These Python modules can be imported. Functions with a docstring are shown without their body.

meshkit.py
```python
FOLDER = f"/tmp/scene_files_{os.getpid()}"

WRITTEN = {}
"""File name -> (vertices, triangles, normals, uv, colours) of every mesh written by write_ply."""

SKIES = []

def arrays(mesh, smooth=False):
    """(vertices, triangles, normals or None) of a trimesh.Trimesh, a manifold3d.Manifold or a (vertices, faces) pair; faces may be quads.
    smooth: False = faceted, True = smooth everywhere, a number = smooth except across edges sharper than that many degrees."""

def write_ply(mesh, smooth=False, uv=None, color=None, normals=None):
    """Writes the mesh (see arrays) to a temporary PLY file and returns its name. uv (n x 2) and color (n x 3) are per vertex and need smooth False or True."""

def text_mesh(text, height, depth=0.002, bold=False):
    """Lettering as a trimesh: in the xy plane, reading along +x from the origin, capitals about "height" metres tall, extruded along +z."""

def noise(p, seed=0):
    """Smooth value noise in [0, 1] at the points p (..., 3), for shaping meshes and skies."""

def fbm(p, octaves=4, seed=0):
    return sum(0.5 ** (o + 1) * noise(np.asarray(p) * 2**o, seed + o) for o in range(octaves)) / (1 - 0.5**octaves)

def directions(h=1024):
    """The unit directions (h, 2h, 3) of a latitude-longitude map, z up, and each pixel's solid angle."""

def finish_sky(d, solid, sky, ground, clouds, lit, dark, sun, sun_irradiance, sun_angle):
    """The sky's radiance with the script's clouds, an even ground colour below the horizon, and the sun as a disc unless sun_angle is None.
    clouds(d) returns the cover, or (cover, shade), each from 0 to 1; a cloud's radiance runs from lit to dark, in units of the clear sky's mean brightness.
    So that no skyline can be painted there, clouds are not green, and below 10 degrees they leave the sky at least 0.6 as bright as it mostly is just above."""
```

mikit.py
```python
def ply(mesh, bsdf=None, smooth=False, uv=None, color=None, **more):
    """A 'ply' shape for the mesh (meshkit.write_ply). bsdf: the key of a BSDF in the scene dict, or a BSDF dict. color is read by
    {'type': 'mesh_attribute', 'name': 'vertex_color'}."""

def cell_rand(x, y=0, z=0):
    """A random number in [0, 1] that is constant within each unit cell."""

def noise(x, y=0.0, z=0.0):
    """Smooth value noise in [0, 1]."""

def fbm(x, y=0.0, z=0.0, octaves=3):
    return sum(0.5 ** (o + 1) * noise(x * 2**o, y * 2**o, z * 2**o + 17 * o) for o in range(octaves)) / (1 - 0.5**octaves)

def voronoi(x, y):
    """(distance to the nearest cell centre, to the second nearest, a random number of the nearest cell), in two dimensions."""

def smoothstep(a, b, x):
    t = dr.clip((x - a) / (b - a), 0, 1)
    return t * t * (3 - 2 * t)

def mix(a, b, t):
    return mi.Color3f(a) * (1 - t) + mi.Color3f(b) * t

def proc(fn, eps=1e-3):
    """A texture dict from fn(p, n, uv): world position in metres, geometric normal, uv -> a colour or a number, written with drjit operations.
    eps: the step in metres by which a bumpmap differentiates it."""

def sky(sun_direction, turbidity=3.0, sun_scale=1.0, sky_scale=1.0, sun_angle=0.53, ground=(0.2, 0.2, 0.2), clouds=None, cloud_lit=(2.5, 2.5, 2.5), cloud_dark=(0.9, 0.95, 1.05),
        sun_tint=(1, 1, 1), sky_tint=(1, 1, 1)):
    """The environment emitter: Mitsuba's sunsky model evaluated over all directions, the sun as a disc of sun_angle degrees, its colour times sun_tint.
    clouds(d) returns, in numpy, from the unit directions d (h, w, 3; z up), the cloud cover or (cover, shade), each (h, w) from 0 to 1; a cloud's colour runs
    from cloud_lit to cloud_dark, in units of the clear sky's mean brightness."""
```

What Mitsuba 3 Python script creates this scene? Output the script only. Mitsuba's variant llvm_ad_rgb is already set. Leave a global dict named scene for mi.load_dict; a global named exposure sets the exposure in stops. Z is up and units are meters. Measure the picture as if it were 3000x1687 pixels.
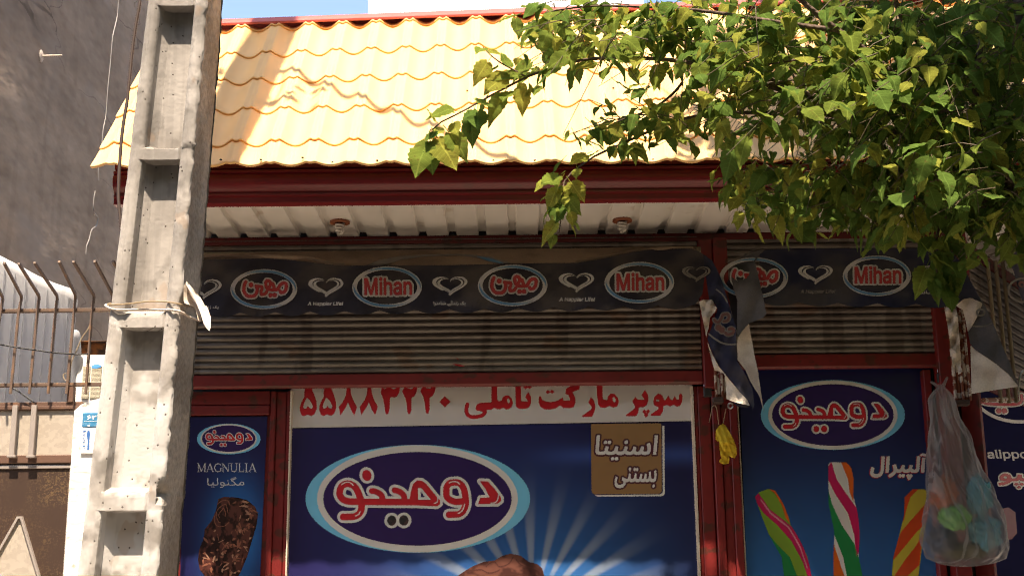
import math, glob, random
import numpy as np, trimesh, shapely, drjit as dr, mitsuba as mi, mikit, meshkit
from mikit import proc, noise, fbm, voronoi, cell_rand, smoothstep, mix
from shapely.geometry import Polygon, LineString, Point, MultiPolygon, box as sbox
from shapely import affinity
from shapely.ops import unary_union
from scipy.spatial import Delaunay
from scipy.interpolate import RBFInterpolator
rng = np.random.default_rng(7)
T = mi.ScalarTransform4f
scene, labels = {'type': 'scene'}, {}

# ---------------------------------------------------------------- camera, sky, exposure
EYE = np.array([0.0, 0.0, 1.6]); PITCH = math.radians(13.9); ROLL = 0.010; FPX = 4050.0
cP, sP = math.cos(PITCH), math.sin(PITCH)
FWD, R0, U0 = np.array([0, cP, sP]), np.array([1.0, 0, 0]), np.array([0, -sP, cP])
UPV = U0 + ROLL * R0
scene['camera'] = {'type': 'perspective', 'fov': math.degrees(2 * math.atan(1500 / FPX)), 'fov_axis': 'x', 'near_clip': 0.1, 'far_clip': 500.0,
                   'to_world': T().look_at(origin=EYE.tolist(), target=(EYE + FWD).tolist(), up=UPV.tolist())}
SUN = np.array([-0.025, -0.432, 0.903]); SUN /= np.linalg.norm(SUN)
scene['daylight'] = mikit.sky(SUN.tolist(), turbidity=5.5, sky_tint=(1.10, 0.975, 0.885), sun_tint=(1.0, 0.985, 0.965))
exposure = 3.2

# ---------------------------------------------------------------- helpers
def at(u, v, Y):
    """the point at distance y = Y seen at a place of the 3000 x 1687 photograph"""
    u, v = np.asarray(u, float), np.asarray(v, float)
    a, b = u - 1500, 843.5 - v
    a2, b2 = a + ROLL * b, b - ROLL * a
    d = np.stack([a2, FPX * cP - b2 * sP, FPX * sP + b2 * cP], -1)
    return EYE + d * (np.asarray(Y, float) / d[..., 1])[..., None]
def on_plane(u, v, p0, n):
    d = at(u, v, 1.0) - EYE
    return EYE + d * ((np.asarray(p0) - EYE) @ n / (d @ n))[..., None]
def project(p):
    q = np.asarray(p) - EYE
    z = q @ FWD; a = q @ R0; b = q @ U0
    a2, b2 = a / z * FPX, b / z * FPX
    return 1500 + a2 - ROLL * b2, 843.5 - (b2 + ROLL * a2)
def X(u, v, Y): return float(at(u, v, Y)[0])
def Z(u, v, Y): return float(at(u, v, Y)[2])
def numbered(k):
    if k not in scene and k not in labels and not any(s.startswith(k + '__') for s in scene): return k
    i = 1
    while True:
        q = f'{k}_{i:03d}'
        if q not in scene and q not in labels: return q
        i += 1
def ref(m): return {'type': 'ref', 'id': m}
def obj(name, mesh, m, parent=None, smooth=False, uv=None):
    k = (parent + '__' if parent else '') + name
    if k in scene:
        i = 1
        while f'{k}_{i:03d}' in scene: i += 1
        k = f'{k}_{i:03d}'
    scene[k] = mikit.ply(mesh, m, smooth=smooth, uv=uv)
    return k
def thing(name, label, cat, group=None, kind=None):
    k = name; i = 1
    while k in labels: k = f'{name}_{i:03d}'; i += 1
    labels[k] = {'label': label, 'category': cat}
    if group: labels[k]['group'] = group
    return k
def tag(k, label, cat=None, group=None, kind=None):
    labels[k] = {'label': label}
    if cat: labels[k]['category'] = cat
    if group: labels[k]['group'] = group
    if kind: labels[k]['kind'] = kind
    return k
def struct(k, label): labels[k] = {'label': label, 'kind': 'structure'}
cat_ = trimesh.util.concatenate
def box(x0, x1, y0, y1, z0, z1, bev=0.0):
    x0, x1 = sorted((x0, x1)); y0, y1 = sorted((y0, y1)); z0, z1 = sorted((z0, z1))
    if bev <= 0:
        m = trimesh.creation.box(extents=(x1 - x0, y1 - y0, z1 - z0)); m.apply_translation(((x0 + x1) / 2, (y0 + y1) / 2, (z0 + z1) / 2)); return m
    p = []
    for x, sx in ((x0, 1), (x1, -1)):
        for y, sy in ((y0, 1), (y1, -1)):
            for z, sz in ((z0, 1), (z1, -1)):
                p += [(x, y + sy * bev, z + sz * bev), (x + sx * bev, y, z + sz * bev), (x + sx * bev, y + sy * bev, z)]
    return trimesh.convex.convex_hull(np.array(p))
def tube(pts, r, sides=8):
    pts = np.asarray(pts, float)
    if len(pts) < 2: return None
    t = np.gradient(pts, axis=0); t /= np.linalg.norm(t, axis=1, keepdims=True) + 1e-12
    ref_ = np.array([0.31, 0.2, 0.93]); ref_ = ref_ if abs(t[0] @ ref_) < 0.95 else np.array([1.0, 0, 0])
    a = np.zeros_like(t); a[0] = np.cross(t[0], ref_); a[0] /= np.linalg.norm(a[0])
    for i in range(1, len(t)):
        w = a[i - 1] - t[i] * (a[i - 1] @ t[i]); a[i] = w / (np.linalg.norm(w) + 1e-12)
    b = np.cross(t, a); ang = np.arange(sides) * 2 * np.pi / sides
    r = np.broadcast_to(r, (len(pts),))
    v = pts[:, None] + r[:, None, None] * (np.cos(ang)[None, :, None] * a[:, None] + np.sin(ang)[None, :, None] * b[:, None])
    f = []
    n = len(pts)
    for i in range(n - 1):
        for j in range(sides):
            p, q = i * sides + j, i * sides + (j + 1) % sides
            f += [(p, p + sides, q), (q, p + sides, q + sides)]
    v = np.vstack([v.reshape(-1, 3), pts[:1], pts[-1:]])
    for j in range(sides):
        f += [(n * sides, j, (j + 1) % sides), (n * sides + 1, (n - 1) * sides + (j + 1) % sides, (n - 1) * sides + j)]
    m = trimesh.Trimesh(v, np.array(f), process=False); return m
def spline(pts, n=24):
    pts = np.asarray(pts, float); d = np.r_[0, np.cumsum(np.linalg.norm(np.diff(pts, axis=0), axis=1))]
    from scipy.interpolate import PchipInterpolator
    return PchipInterpolator(d, pts)(np.linspace(0, d[-1], n))
def extrude_x(prof, x0, x1):
    """a closed (y, z) outline swept along x"""
    m = trimesh.creation.extrude_polygon(Polygon(prof), 1.0, engine='earcut')
    v = np.array(m.vertices); w = np.stack([x0 + v[:, 2] * (x1 - x0), v[:, 0], v[:, 1]], 1)
    return trimesh.Trimesh(w, m.faces, process=False)
def polys(g):
    g = g if g.geom_type in ('Polygon', 'MultiPolygon') else unary_union([x for x in getattr(g, 'geoms', []) if x.area > 0])
    return [p for p in getattr(g, 'geoms', [g]) if p.geom_type == 'Polygon' and p.area > 1e-6]
def print_mesh(g, place, fine=None):
    """flat print: a drawn outline on a sheet; place maps outline points (n, 2) to points in the world"""
    out = []
    for p in polys(g):
        v, f = trimesh.creation.triangulate_polygon(p, engine='earcut')
        if fine:
            v3, f = trimesh.remesh.subdivide_to_size(np.c_[v, np.zeros(len(v))], f, fine); v = v3[:, :2]
        out.append(trimesh.Trimesh(place(np.asarray(v)), f, process=False))
    return cat_(out)
def flat(Y): return lambda q: at(q[:, 0], q[:, 1], Y)
def sheet(outline, depth, step=14, fold=None):
    """a cloth or paper sheet: outline [(u, v)], depth [(u, v, y)] control points"""
    P = Polygon(outline).buffer(0)
    L = P.exterior.length; ring = np.array([P.exterior.interpolate(s).coords[0] for s in np.arange(0, L, step)])
    ring = np.vstack([ring, np.asarray(outline, float)])
    x0, y0, x1, y1 = P.bounds
    gx, gy = np.meshgrid(np.arange(x0, x1, step), np.arange(y0, y1, step)); g = np.c_[gx.ravel(), gy.ravel()]
    inn = P.buffer(-step * 0.45); g = g[shapely.contains_xy(inn, g[:, 0], g[:, 1])] if not inn.is_empty else g[:0]
    q = np.unique(np.round(np.vstack([ring, g]), 3), axis=0)
    t = Delaunay(q).simplices; c = q[t].mean(1); big = P.buffer(0.05)
    t = t[shapely.contains_xy(big, c[:, 0], c[:, 1])]
    D = np.asarray(depth, float)
    y = RBFInterpolator(D[:, :2], D[:, 2], kernel='linear', degree=0 if len(D) < 4 else 1)(q)
    if fold is not None: y = y + fold(q)
    v = at(q[:, 0], q[:, 1], y)
    n = np.cross(v[t[:, 1]] - v[t[:, 0]], v[t[:, 2]] - v[t[:, 0]]); t[n[:, 1] > 0] = t[n[:, 1] > 0][:, ::-1]
    return trimesh.Trimesh(v, t, process=False)

# ---------------------------------------------------------------- materials
def mat(name, color, rough=0.6, spec=0.5, metallic=0.0, bump=None, bscale=1.0, two=True, **kw):
    c = color if isinstance(color, dict) else {'type': 'rgb', 'value': list(color)}
    r = rough if isinstance(rough, dict) else float(rough)
    b = {'type': 'principled', 'base_color': c, 'roughness': r, 'specular': spec, 'metallic': metallic, **kw}
    if bump is not None: b = {'type': 'bumpmap', 'tex': bump, 'scale': bscale, 'bsdf': b}
    if two: b = {'type': 'twosided', 'bsdf': b}
    scene[name] = b
def grain(base, amount, s, s2=None, seed=0.0, other=None, lo=0.45, hi=0.75):
    """a colour with blotches of the material itself"""
    def fn(p, n, uv):
        a = fbm(p.x * s + seed, p.y * s, p.z * s, 4)
        c = mi.Color3f(base) * (1 + amount * (a - 0.5) * 2)
        if other is not None:
            b = fbm(p.x * (s2 or s) + 31 + seed, p.y * (s2 or s) + 7, p.z * (s2 or s), 4)
            c = mix(c, other, smoothstep(lo, hi, b))
        return c
    return proc(fn)
def rough_h(s, s2): return proc(lambda p, n, uv: fbm(p.x * s, p.y * s, p.z * s, 4) + 0.4 * fbm(p.x * s2, p.y * s2, p.z * s2, 2), eps=2e-3)

mat('m_tile', grain((0.84, 0.525, 0.225), 0.05, 3.0), 0.5, 0.3)
mat('m_red', grain((0.155, 0.013, 0.012), 0.25, 5, 17, 2, (0.085, 0.022, 0.014), 0.57, 0.68), 0.42)
mat('m_gutter', grain((0.165, 0.014, 0.018), 0.12, 3, 9, 4, (0.13, 0.02, 0.02), 0.62, 0.75), 0.28)
mat('m_ridge', grain((0.50, 0.10, 0.085), 0.1, 3), 0.4)
mat('m_soffit', grain((0.68, 0.65, 0.60), 0.07, 4, 9, 5, (0.55, 0.49, 0.42), 0.62, 0.8), 0.3)
mat('m_dark', (0.02, 0.018, 0.018), 0.7)
def slat_c(p, n, uv):
    a = fbm(p.x * 2.2, p.z * 30, 3, 4); b = noise(p.x * 30, p.z * 45); d = fbm(p.x * 14, p.z * 2.2, 6.0, 3); g = fbm(p.x * 5, p.z * 7, 1.0, 4)
    c = mix((0.215, 0.185, 0.160), (0.125, 0.098, 0.083), smoothstep(0.4, 0.75, a))
    c = mix(c, (0.085, 0.062, 0.050), smoothstep(0.58, 0.72, d) * 0.6)
    return mix(c, (0.15, 0.075, 0.04), smoothstep(0.66, 0.74, g) * 0.5) * (0.9 + 0.2 * b)
mat('m_slat', proc(slat_c), 0.42, 0.5)
# concrete
def conc(p, n, uv):
    a = fbm(p.x * 6, p.y * 6, p.z * 3.2, 4); b = fbm(p.x * 40, p.y * 40, p.z * 40, 3); s = fbm((p.x + p.y) * 42, p.z * 1.6, 2.0, 3); t = fbm(p.x * 13, p.y * 13, p.z * 9, 4)
    c = mix((0.385, 0.362, 0.340), (0.275, 0.256, 0.238), smoothstep(0.35, 0.7, a)) * (0.86 + 0.28 * b)
    c = c * (1 - 0.12 * smoothstep(0.52, 0.72, s)) * (1 - 0.24 * smoothstep(0.56, 0.70, t))
    wash = smoothstep(0.42, 0.56, fbm(p.x * 8, p.y * 8, p.z * 5 + 3.0, 4)) * smoothstep(0.0, 0.05, 2.93 + 0.22 * (fbm(p.x * 12, p.y * 12, p.z * 4, 3) - 0.5) - p.z)
    c = mix(c, (0.56, 0.55, 0.54), wash * 0.8)  # old whitewash brushed on the lower pole
    rust = smoothstep(0.70, 0.75, fbm(p.x * 9 + 4, p.y * 9, p.z * 5, 4)); c = mix(c, (0.36, 0.24, 0.15), rust * 0.3)
    d, _, w = voronoi((p.x + p.y * 0.7) * 38, p.z * 38)
    pit = dr.select((d < 0.02 + 0.13 * w) & (w > 0.93), 1.0, 0.0)
    return mix(c, (0.06, 0.05, 0.045), pit * 0.85)
def conc_h(p, n, uv):
    d, _, w = voronoi((p.x + p.y * 0.7) * 38, p.z * 38)
    pit = dr.select((d < 0.02 + 0.13 * w) & (w > 0.93), 1.0, 0.0)
    return fbm(p.x * 80, p.y * 80, p.z * 80, 3) - pit * 1.2
mat('m_concrete', proc(conc), 0.9, 0.2, bump=proc(conc_h, eps=2e-3), bscale=0.002)
def side_c(p, n, uv):
    b = fbm(p.x * 55, p.y * 55, p.z * 55, 3); a = fbm(p.x * 5, p.y * 5, p.z * 3, 3)
    c = mix((0.40, 0.365, 0.325), (0.28, 0.25, 0.22), smoothstep(0.35, 0.65, a))
    return c * (0.6 + 0.8 * b)
mat('m_concrete_rough', proc(side_c), 0.95, 0.2, bump=rough_h(45, 110), bscale=0.02)
def plaster(p, n, uv):
    y = p.y * 0.34; a = fbm(y * 1.3, p.z * 1.3, 1.7, 5); b = fbm(y * 7, p.z * 6, 8.1, 4); c = fbm(y * 34, p.z * 30, 3.3, 3)
    t = fbm(y * 2.4 + p.z * 1.6, p.z * 1.1 - y * 2.0, 9.0, 4)
    k = mix((0.385, 0.305, 0.232), (0.285, 0.222, 0.168), smoothstep(0.34, 0.66, a)) * (0.50 + 0.52 * b + 0.50 * c)
    e1, e2, ew = voronoi(y * 2.1 + 0.5 * fbm(y * 5, p.z * 5, 1.0, 3), p.z * 1.5 + 0.5 * fbm(y * 5, p.z * 5, 7.0, 3))
    crack = (1 - smoothstep(0.006, 0.022, e2 - e1)) * smoothstep(0.48, 0.60, fbm(y * 1.7, p.z * 1.7, 4.0, 3))
    k = mix(k, (0.07, 0.055, 0.045), crack * 0.5) * (1 - 0.08 * smoothstep(0.55, 0.75, fbm(y * 26, p.z * 0.9, 3.0, 3)))
    return mix(k, (0.33, 0.28, 0.235), smoothstep(0.56, 0.74, t) * 0.6)
mat('m_plaster', proc(plaster), 0.95, 0.1, bump=proc(lambda p, n, uv: fbm(p.y * 3.5, p.z * 9, 2.0, 5) + 0.5 * fbm(p.y * 1.1, p.z * 2.6, 5.0, 3), eps=4e-3), bscale=0.014)
mat('m_white_wall', grain((0.80, 0.79, 0.77), 0.05, 0.5), 0.9, 0.1)
mat('m_bar', grain((0.13, 0.085, 0.062), 0.2, 12, 30, 3, (0.20, 0.11, 0.06), 0.6, 0.75), 0.55)
mat('m_beam', grain((0.115, 0.062, 0.042), 0.15, 6, 20, 3, (0.17, 0.085, 0.045), 0.62, 0.8), 0.6)
mat('m_rust', grain((0.10, 0.055, 0.035), 0.3, 9, 12, 1, (0.36, 0.13, 0.035), 0.45, 0.6), 0.85)
def gate_c(p, n, uv):
    a = fbm(p.x * 170, p.z * 170, 1.0, 2); b = fbm(p.x * 5, p.z * 5, 4.0, 3)
    return mix((0.046, 0.026, 0.018), (0.12, 0.075, 0.036), smoothstep(0.52, 0.72, a) * smoothstep(0.25, 0.7, b))
mat('m_gate', proc(gate_c), 0.55, 0.4)
mat('m_beige', grain((0.40, 0.355, 0.30), 0.06, 5, 40, 0, (0.36, 0.315, 0.265), 0.45, 0.6), 0.6)
mat('m_grey_paint', grain((0.30, 0.265, 0.245), 0.06, 8), 0.5)
mat('m_whitewash', grain((0.78, 0.76, 0.73), 0.06, 6, 18, 2, (0.45, 0.40, 0.34), 0.70, 0.8), 0.9, 0.1, bump=rough_h(20, 60), bscale=0.01)
def canopy_c(p, n, uv):
    s = noise(p.x * 40, p.z * 1.2); a = fbm(p.x * 4, p.z * 1.2, 3.0, 4)
    c = mi.Color3f((0.68, 0.695, 0.73)) * (0.90 + 0.12 * a)
    return c * dr.select(noise(p.x * 22, p.z * 0.5, 5.0) > 0.83, 0.88, 1.0) * (0.97 + 0.05 * s)
scene['m_canopy'] = {'type': 'principledthin', 'base_color': proc(canopy_c), 'roughness': 0.6, 'diff_trans': 0.8, 'spec_trans': 0.0}
mat('m_white_metal', grain((0.80, 0.79, 0.76), 0.04, 5), 0.45)
mat('m_louver', (0.62, 0.58, 0.46), 0.5)
mat('m_louver_dark', (0.20, 0.17, 0.10), 0.6)
mat('m_blue_plate', grain((0.05, 0.22, 0.42), 0.1, 20, 60, 0, (0.18, 0.34, 0.5), 0.6, 0.7), 0.45)
mat('m_white_plate', grain((0.75, 0.76, 0.78), 0.05, 20), 0.45)
mat('m_blue_print', (0.05, 0.15, 0.42), 0.5)
mat('m_sticker', (0.10, 0.33, 0.70), 0.5)
mat('m_ground', grain((0.26, 0.235, 0.20), 0.15, 1.2, 8, 0, (0.22, 0.2, 0.18), 0.5, 0.7), 0.9, 0.2)
mat('m_asphalt', grain((0.055, 0.053, 0.05), 0.2, 3, 20, 0, (0.08, 0.076, 0.07), 0.5, 0.7), 0.9, 0.2)
mat('m_stone', grain((0.30, 0.265, 0.22), 0.12, 1.0), 0.8, 0.2)
mat('m_window', (0.03, 0.035, 0.04), 0.1)
mat('m_cable', (0.02, 0.02, 0.022), 0.55)
mat('m_cable_brown', (0.055, 0.035, 0.028), 0.6)
mat('m_wire_white', (0.27, 0.25, 0.23), 0.5)
mat('m_wire_tan', (0.32, 0.24, 0.15), 0.5)
mat('m_board', grain((0.60, 0.53, 0.46), 0.12, 14, 40, 0, (0.42, 0.34, 0.27), 0.58, 0.72), 0.8, 0.2)
# cloth of the awnings
def cloth(base, dusty, s):
    def fn(p, n, uv):
        a = fbm(p.x * s, p.z * s * 1.4, p.y * s, 4); w = noise(p.x * 260, p.z * 260)
        return mix(base, dusty, smoothstep(0.35, 0.72, a)) * (0.9 + 0.2 * w)
    return proc(fn)
mat('m_cloth', cloth((0.018, 0.0155, 0.024), (0.062, 0.050, 0.044), 5.0), 0.75, 0.3)
mat('m_cloth_navy', cloth((0.010, 0.012, 0.036), (0.050, 0.044, 0.044), 4.0), 0.7, 0.3)
mat('m_cloth_grey', cloth((0.062, 0.060, 0.064), (0.115, 0.10, 0.09), 5.0), 0.75, 0.3)
mat('m_cloth_tan', cloth((0.24, 0.175, 0.125), (0.15, 0.105, 0.075), 4.0), 0.8, 0.2)
mat('m_cloth_white', cloth((0.62, 0.56, 0.48), (0.42, 0.34, 0.27), 4.5), 0.8, 0.2)
mat('m_print_white', grain((0.42, 0.40, 0.38), 0.16, 12), 0.75, 0.2)
mat('m_print_grey', grain((0.16, 0.145, 0.13), 0.2, 12), 0.75, 0.2)
mat('m_print_red', grain((0.34, 0.045, 0.045), 0.12, 12), 0.75, 0.2)
mat('m_print_blue', grain((0.09, 0.19, 0.32), 0.15, 12), 0.75, 0.2)
mat('m_print_faded_red', grain((0.13, 0.06, 0.05), 0.2, 12), 0.75, 0.2)
mat('m_arm', grain((0.45, 0.40, 0.34), 0.2, 10, 22, 1, (0.15, 0.045, 0.02), 0.42, 0.5), 0.5)
mat('m_arm_olive', grain((0.21, 0.17, 0.11), 0.15, 6), 0.5)
# glossy poster prints
G = dict(rough=0.22, spec=0.5)
PC = at(1560, 1790, 7.48)
def main_bg(p, n, uv):
    # printed artwork: navy ground, a blue burst with pale rays round a point below the picture
    dx, dz = p.x - float(PC[0]), p.z - float(PC[2])
    r = dr.sqrt(dx * dx + dz * dz * 1.25); a = dr.atan2(dz, dx)
    navy = mix((0.020, 0.016, 0.085), (0.014, 0.010, 0.048), smoothstep(-0.2, 0.65, dx))
    glow = dr.exp(-dr.square(r / 0.62))
    c = mix(navy, (0.035, 0.15, 0.42), glow * 0.95)
    ray = smoothstep(-0.3, 1.0, dr.sin(a * 24 + 1.2)) * dr.exp(-dr.square((r - 0.34) / 0.26)) * smoothstep(0.12, 0.3, r)
    c = mix(c, (0.42, 0.45, 0.42), ray * 0.42)
    band = dr.exp(-dr.square((p.z - float(PC[2]) - 0.82) / 0.05)) * smoothstep(-0.1, 0.3, dx)
    return mix(c, (0.05, 0.10, 0.36), band * 0.5)
mat('m_poster_main', proc(main_bg), bump=rough_h(4, 11), bscale=0.004, **G)
P2 = at(690, 1560, 7.46)
def small_bg(p, n, uv):
    dx, dz = p.x - float(P2[0]), p.z - float(P2[2])
    g = dr.exp(-dr.square(dr.sqrt(dr.square(dx * 1.5) + dr.square(dz * 0.8)) / 0.20))
    return mix((0.013, 0.012, 0.066), (0.022, 0.17, 0.50), g)
mat('m_poster_small', proc(small_bg), bump=rough_h(4, 11), bscale=0.004, **G)
P3 = at(2440, 1640, 7.48)
def right_bg(p, n, uv):
    dz = p.z - float(P3[2]); dx = p.x - float(P3[0])
    g = smoothstep(0.75, -0.25, dz) * (0.75 + 0.5 * noise(p.x * 3.1, p.z * 0.6))
    return mix((0.016, 0.016, 0.075), (0.035, 0.15, 0.42), g * 0.9)
mat('m_poster_right', proc(right_bg), bump=rough_h(4, 11), bscale=0.004, **G)
mat('m_poster_corner', (0.011, 0.012, 0.060), 0.8, 0.03)
mat('m_ink_white', (0.62, 0.60, 0.58), **G)
mat('m_ink_strip', grain((0.60, 0.565, 0.545), 0.03, 2), **G)
mat('m_ink_silver', (0.50, 0.50, 0.52), **G)
mat('m_ink_red', (0.46, 0.022, 0.030), **G)
mat('m_ink_cyan', (0.17, 0.50, 0.72), **G)
mat('m_ink_navy', (0.030, 0.014, 0.085), **G)
mat('m_ink_black', grain((0.012, 0.010, 0.010), 0.3, 30, 40, 0, (0.05, 0.02, 0.02), 0.5, 0.6), 0.6)
mat('m_ink_brown', (0.075, 0.022, 0.03), **G)
mat('m_ink_tan', (0.27, 0.155, 0.068), **G)
mat('m_ink_choc', proc(lambda p, n, uv: mix((0.080, 0.028, 0.022), (0.018, 0.007, 0.006), smoothstep(0.38, 0.62, fbm(p.x * 45, p.z * 32, 2.0, 4)))), **G)
mat('m_ink_nut', (0.21, 0.085, 0.055), **G)
mat('m_ink_nut_pale', (0.34, 0.19, 0.13), **G)
mat('m_ink_milk', proc(lambda p, n, uv: mix((0.135, 0.056, 0.042), (0.06, 0.024, 0.020), smoothstep(0.42, 0.6, fbm(p.x * 16 + 3 * p.z, p.z * 22, 5.0, 3)))), **G)
mat('m_ink_milk_dark', (0.075, 0.03, 0.026), **G)
mat('m_ink_green', (0.20, 0.34, 0.035), **G)
mat('m_ink_green_dark', (0.02, 0.22, 0.06), **G)
mat('m_ink_pink', (0.50, 0.015, 0.10), **G)
mat('m_ink_orange', (0.62, 0.12, 0.015), **G)
mat('m_ink_orange_red', (0.56, 0.07, 0.02), **G)
mat('m_ink_yellow', (0.50, 0.42, 0.05), **G)
mat('m_ink_pinkline', (0.62, 0.22, 0.32), **G)
mat('m_ink_plum', (0.15, 0.012, 0.035), **G)
mat('m_trim', (0.60, 0.52, 0.42), 0.5)
mat('m_lock', (0.03, 0.028, 0.026), 0.4)
mat('m_steel', (0.55, 0.55, 0.55), 0.3, metallic=1.0)
mat('m_lamp_ring', (0.20, 0.065, 0.03), 0.45)
mat('m_lamp_tube', (0.52, 0.49, 0.44), 0.3)
mat('m_socket', (0.05, 0.03, 0.025), 0.6)
scene['m_yellow_bag'] = {'type': 'principledthin', 'base_color': {'type': 'rgb', 'value': [0.80, 0.60, 0.06]}, 'roughness': 0.45, 'diff_trans': 0.5, 'spec_trans': 0.0}
scene['m_clear_bag'] = {'type': 'blendbsdf', 'weight': proc(lambda p, n, uv: 0.24 + 0.42 * smoothstep(0.56, 0.76, fbm((p.x + p.y) * 34, p.z * 3.0, 2.0, 3))),
                        'a': {'type': 'thindielectric', 'int_ior': 1.2}, 'b': {'type': 'principledthin', 'base_color': {'type': 'rgb', 'value': [0.42, 0.43, 0.45]}, 'roughness': 0.18, 'diff_trans': 0.9}}
scene['m_blue_bag'] = {'type': 'twosided', 'bsdf': {'type': 'principled', 'base_color': {'type': 'rgb', 'value': [0.14, 0.38, 0.48]}, 'roughness': 0.25}}
mat('m_copper_bag', (0.46, 0.13, 0.045), 0.2)
mat('m_green_bag', grain((0.20, 0.46, 0.11), 0.3, 20), 0.3)
mat('m_dark_bag', (0.03, 0.03, 0.05), 0.3)
mat('m_olive_bag', (0.10, 0.085, 0.03), 0.4)
# tree
def leafm(name, c, tr, ro):
    def fn(p, n, uv):
        a = dr.abs(uv.x); s = uv.y - 0.55 * a
        side = dr.abs(s * 8.0 - dr.floor(s * 8.0) - 0.5)
        vein = dr.maximum(1 - smoothstep(0.012, 0.03, a), (1 - smoothstep(0.03, 0.09, side)) * 0.6)
        k = mi.Color3f(c) * (0.72 + 0.45 * noise(p.x * 22, p.y * 22, p.z * 22)) * (0.92 + 0.16 * noise(p.x * 110, p.y * 110, p.z * 110))
        k = mix(k, mi.Color3f(c) * 1.7 + mi.Color3f(0.03, 0.03, 0.02), vein * 0.55)
        spot = smoothstep(0.80, 0.86, noise(p.x * 75, p.y * 75, p.z * 75))
        return mix(k, (0.16, 0.10, 0.035), spot * 0.5)
    scene[name] = {'type': 'principledthin', 'base_color': proc(fn), 'roughness': ro, 'diff_trans': tr, 'spec_trans': 0.0, 'eta': 1.5}
leafm('m_leaf_old', (0.100, 0.165, 0.034), 0.8, 0.28)
leafm('m_leaf_mid', (0.180, 0.240, 0.044), 1.05, 0.30)
leafm('m_leaf_young', (0.310, 0.330, 0.060), 1.15, 0.34)
mat('m_bark', grain((0.125, 0.085, 0.065), 0.3, 14, 40, 0, (0.07, 0.048, 0.038), 0.45, 0.65), 0.9, bump=rough_h(40, 90), bscale=0.01)
mat('m_twig', (0.085, 0.06, 0.036), 0.7)
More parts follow.
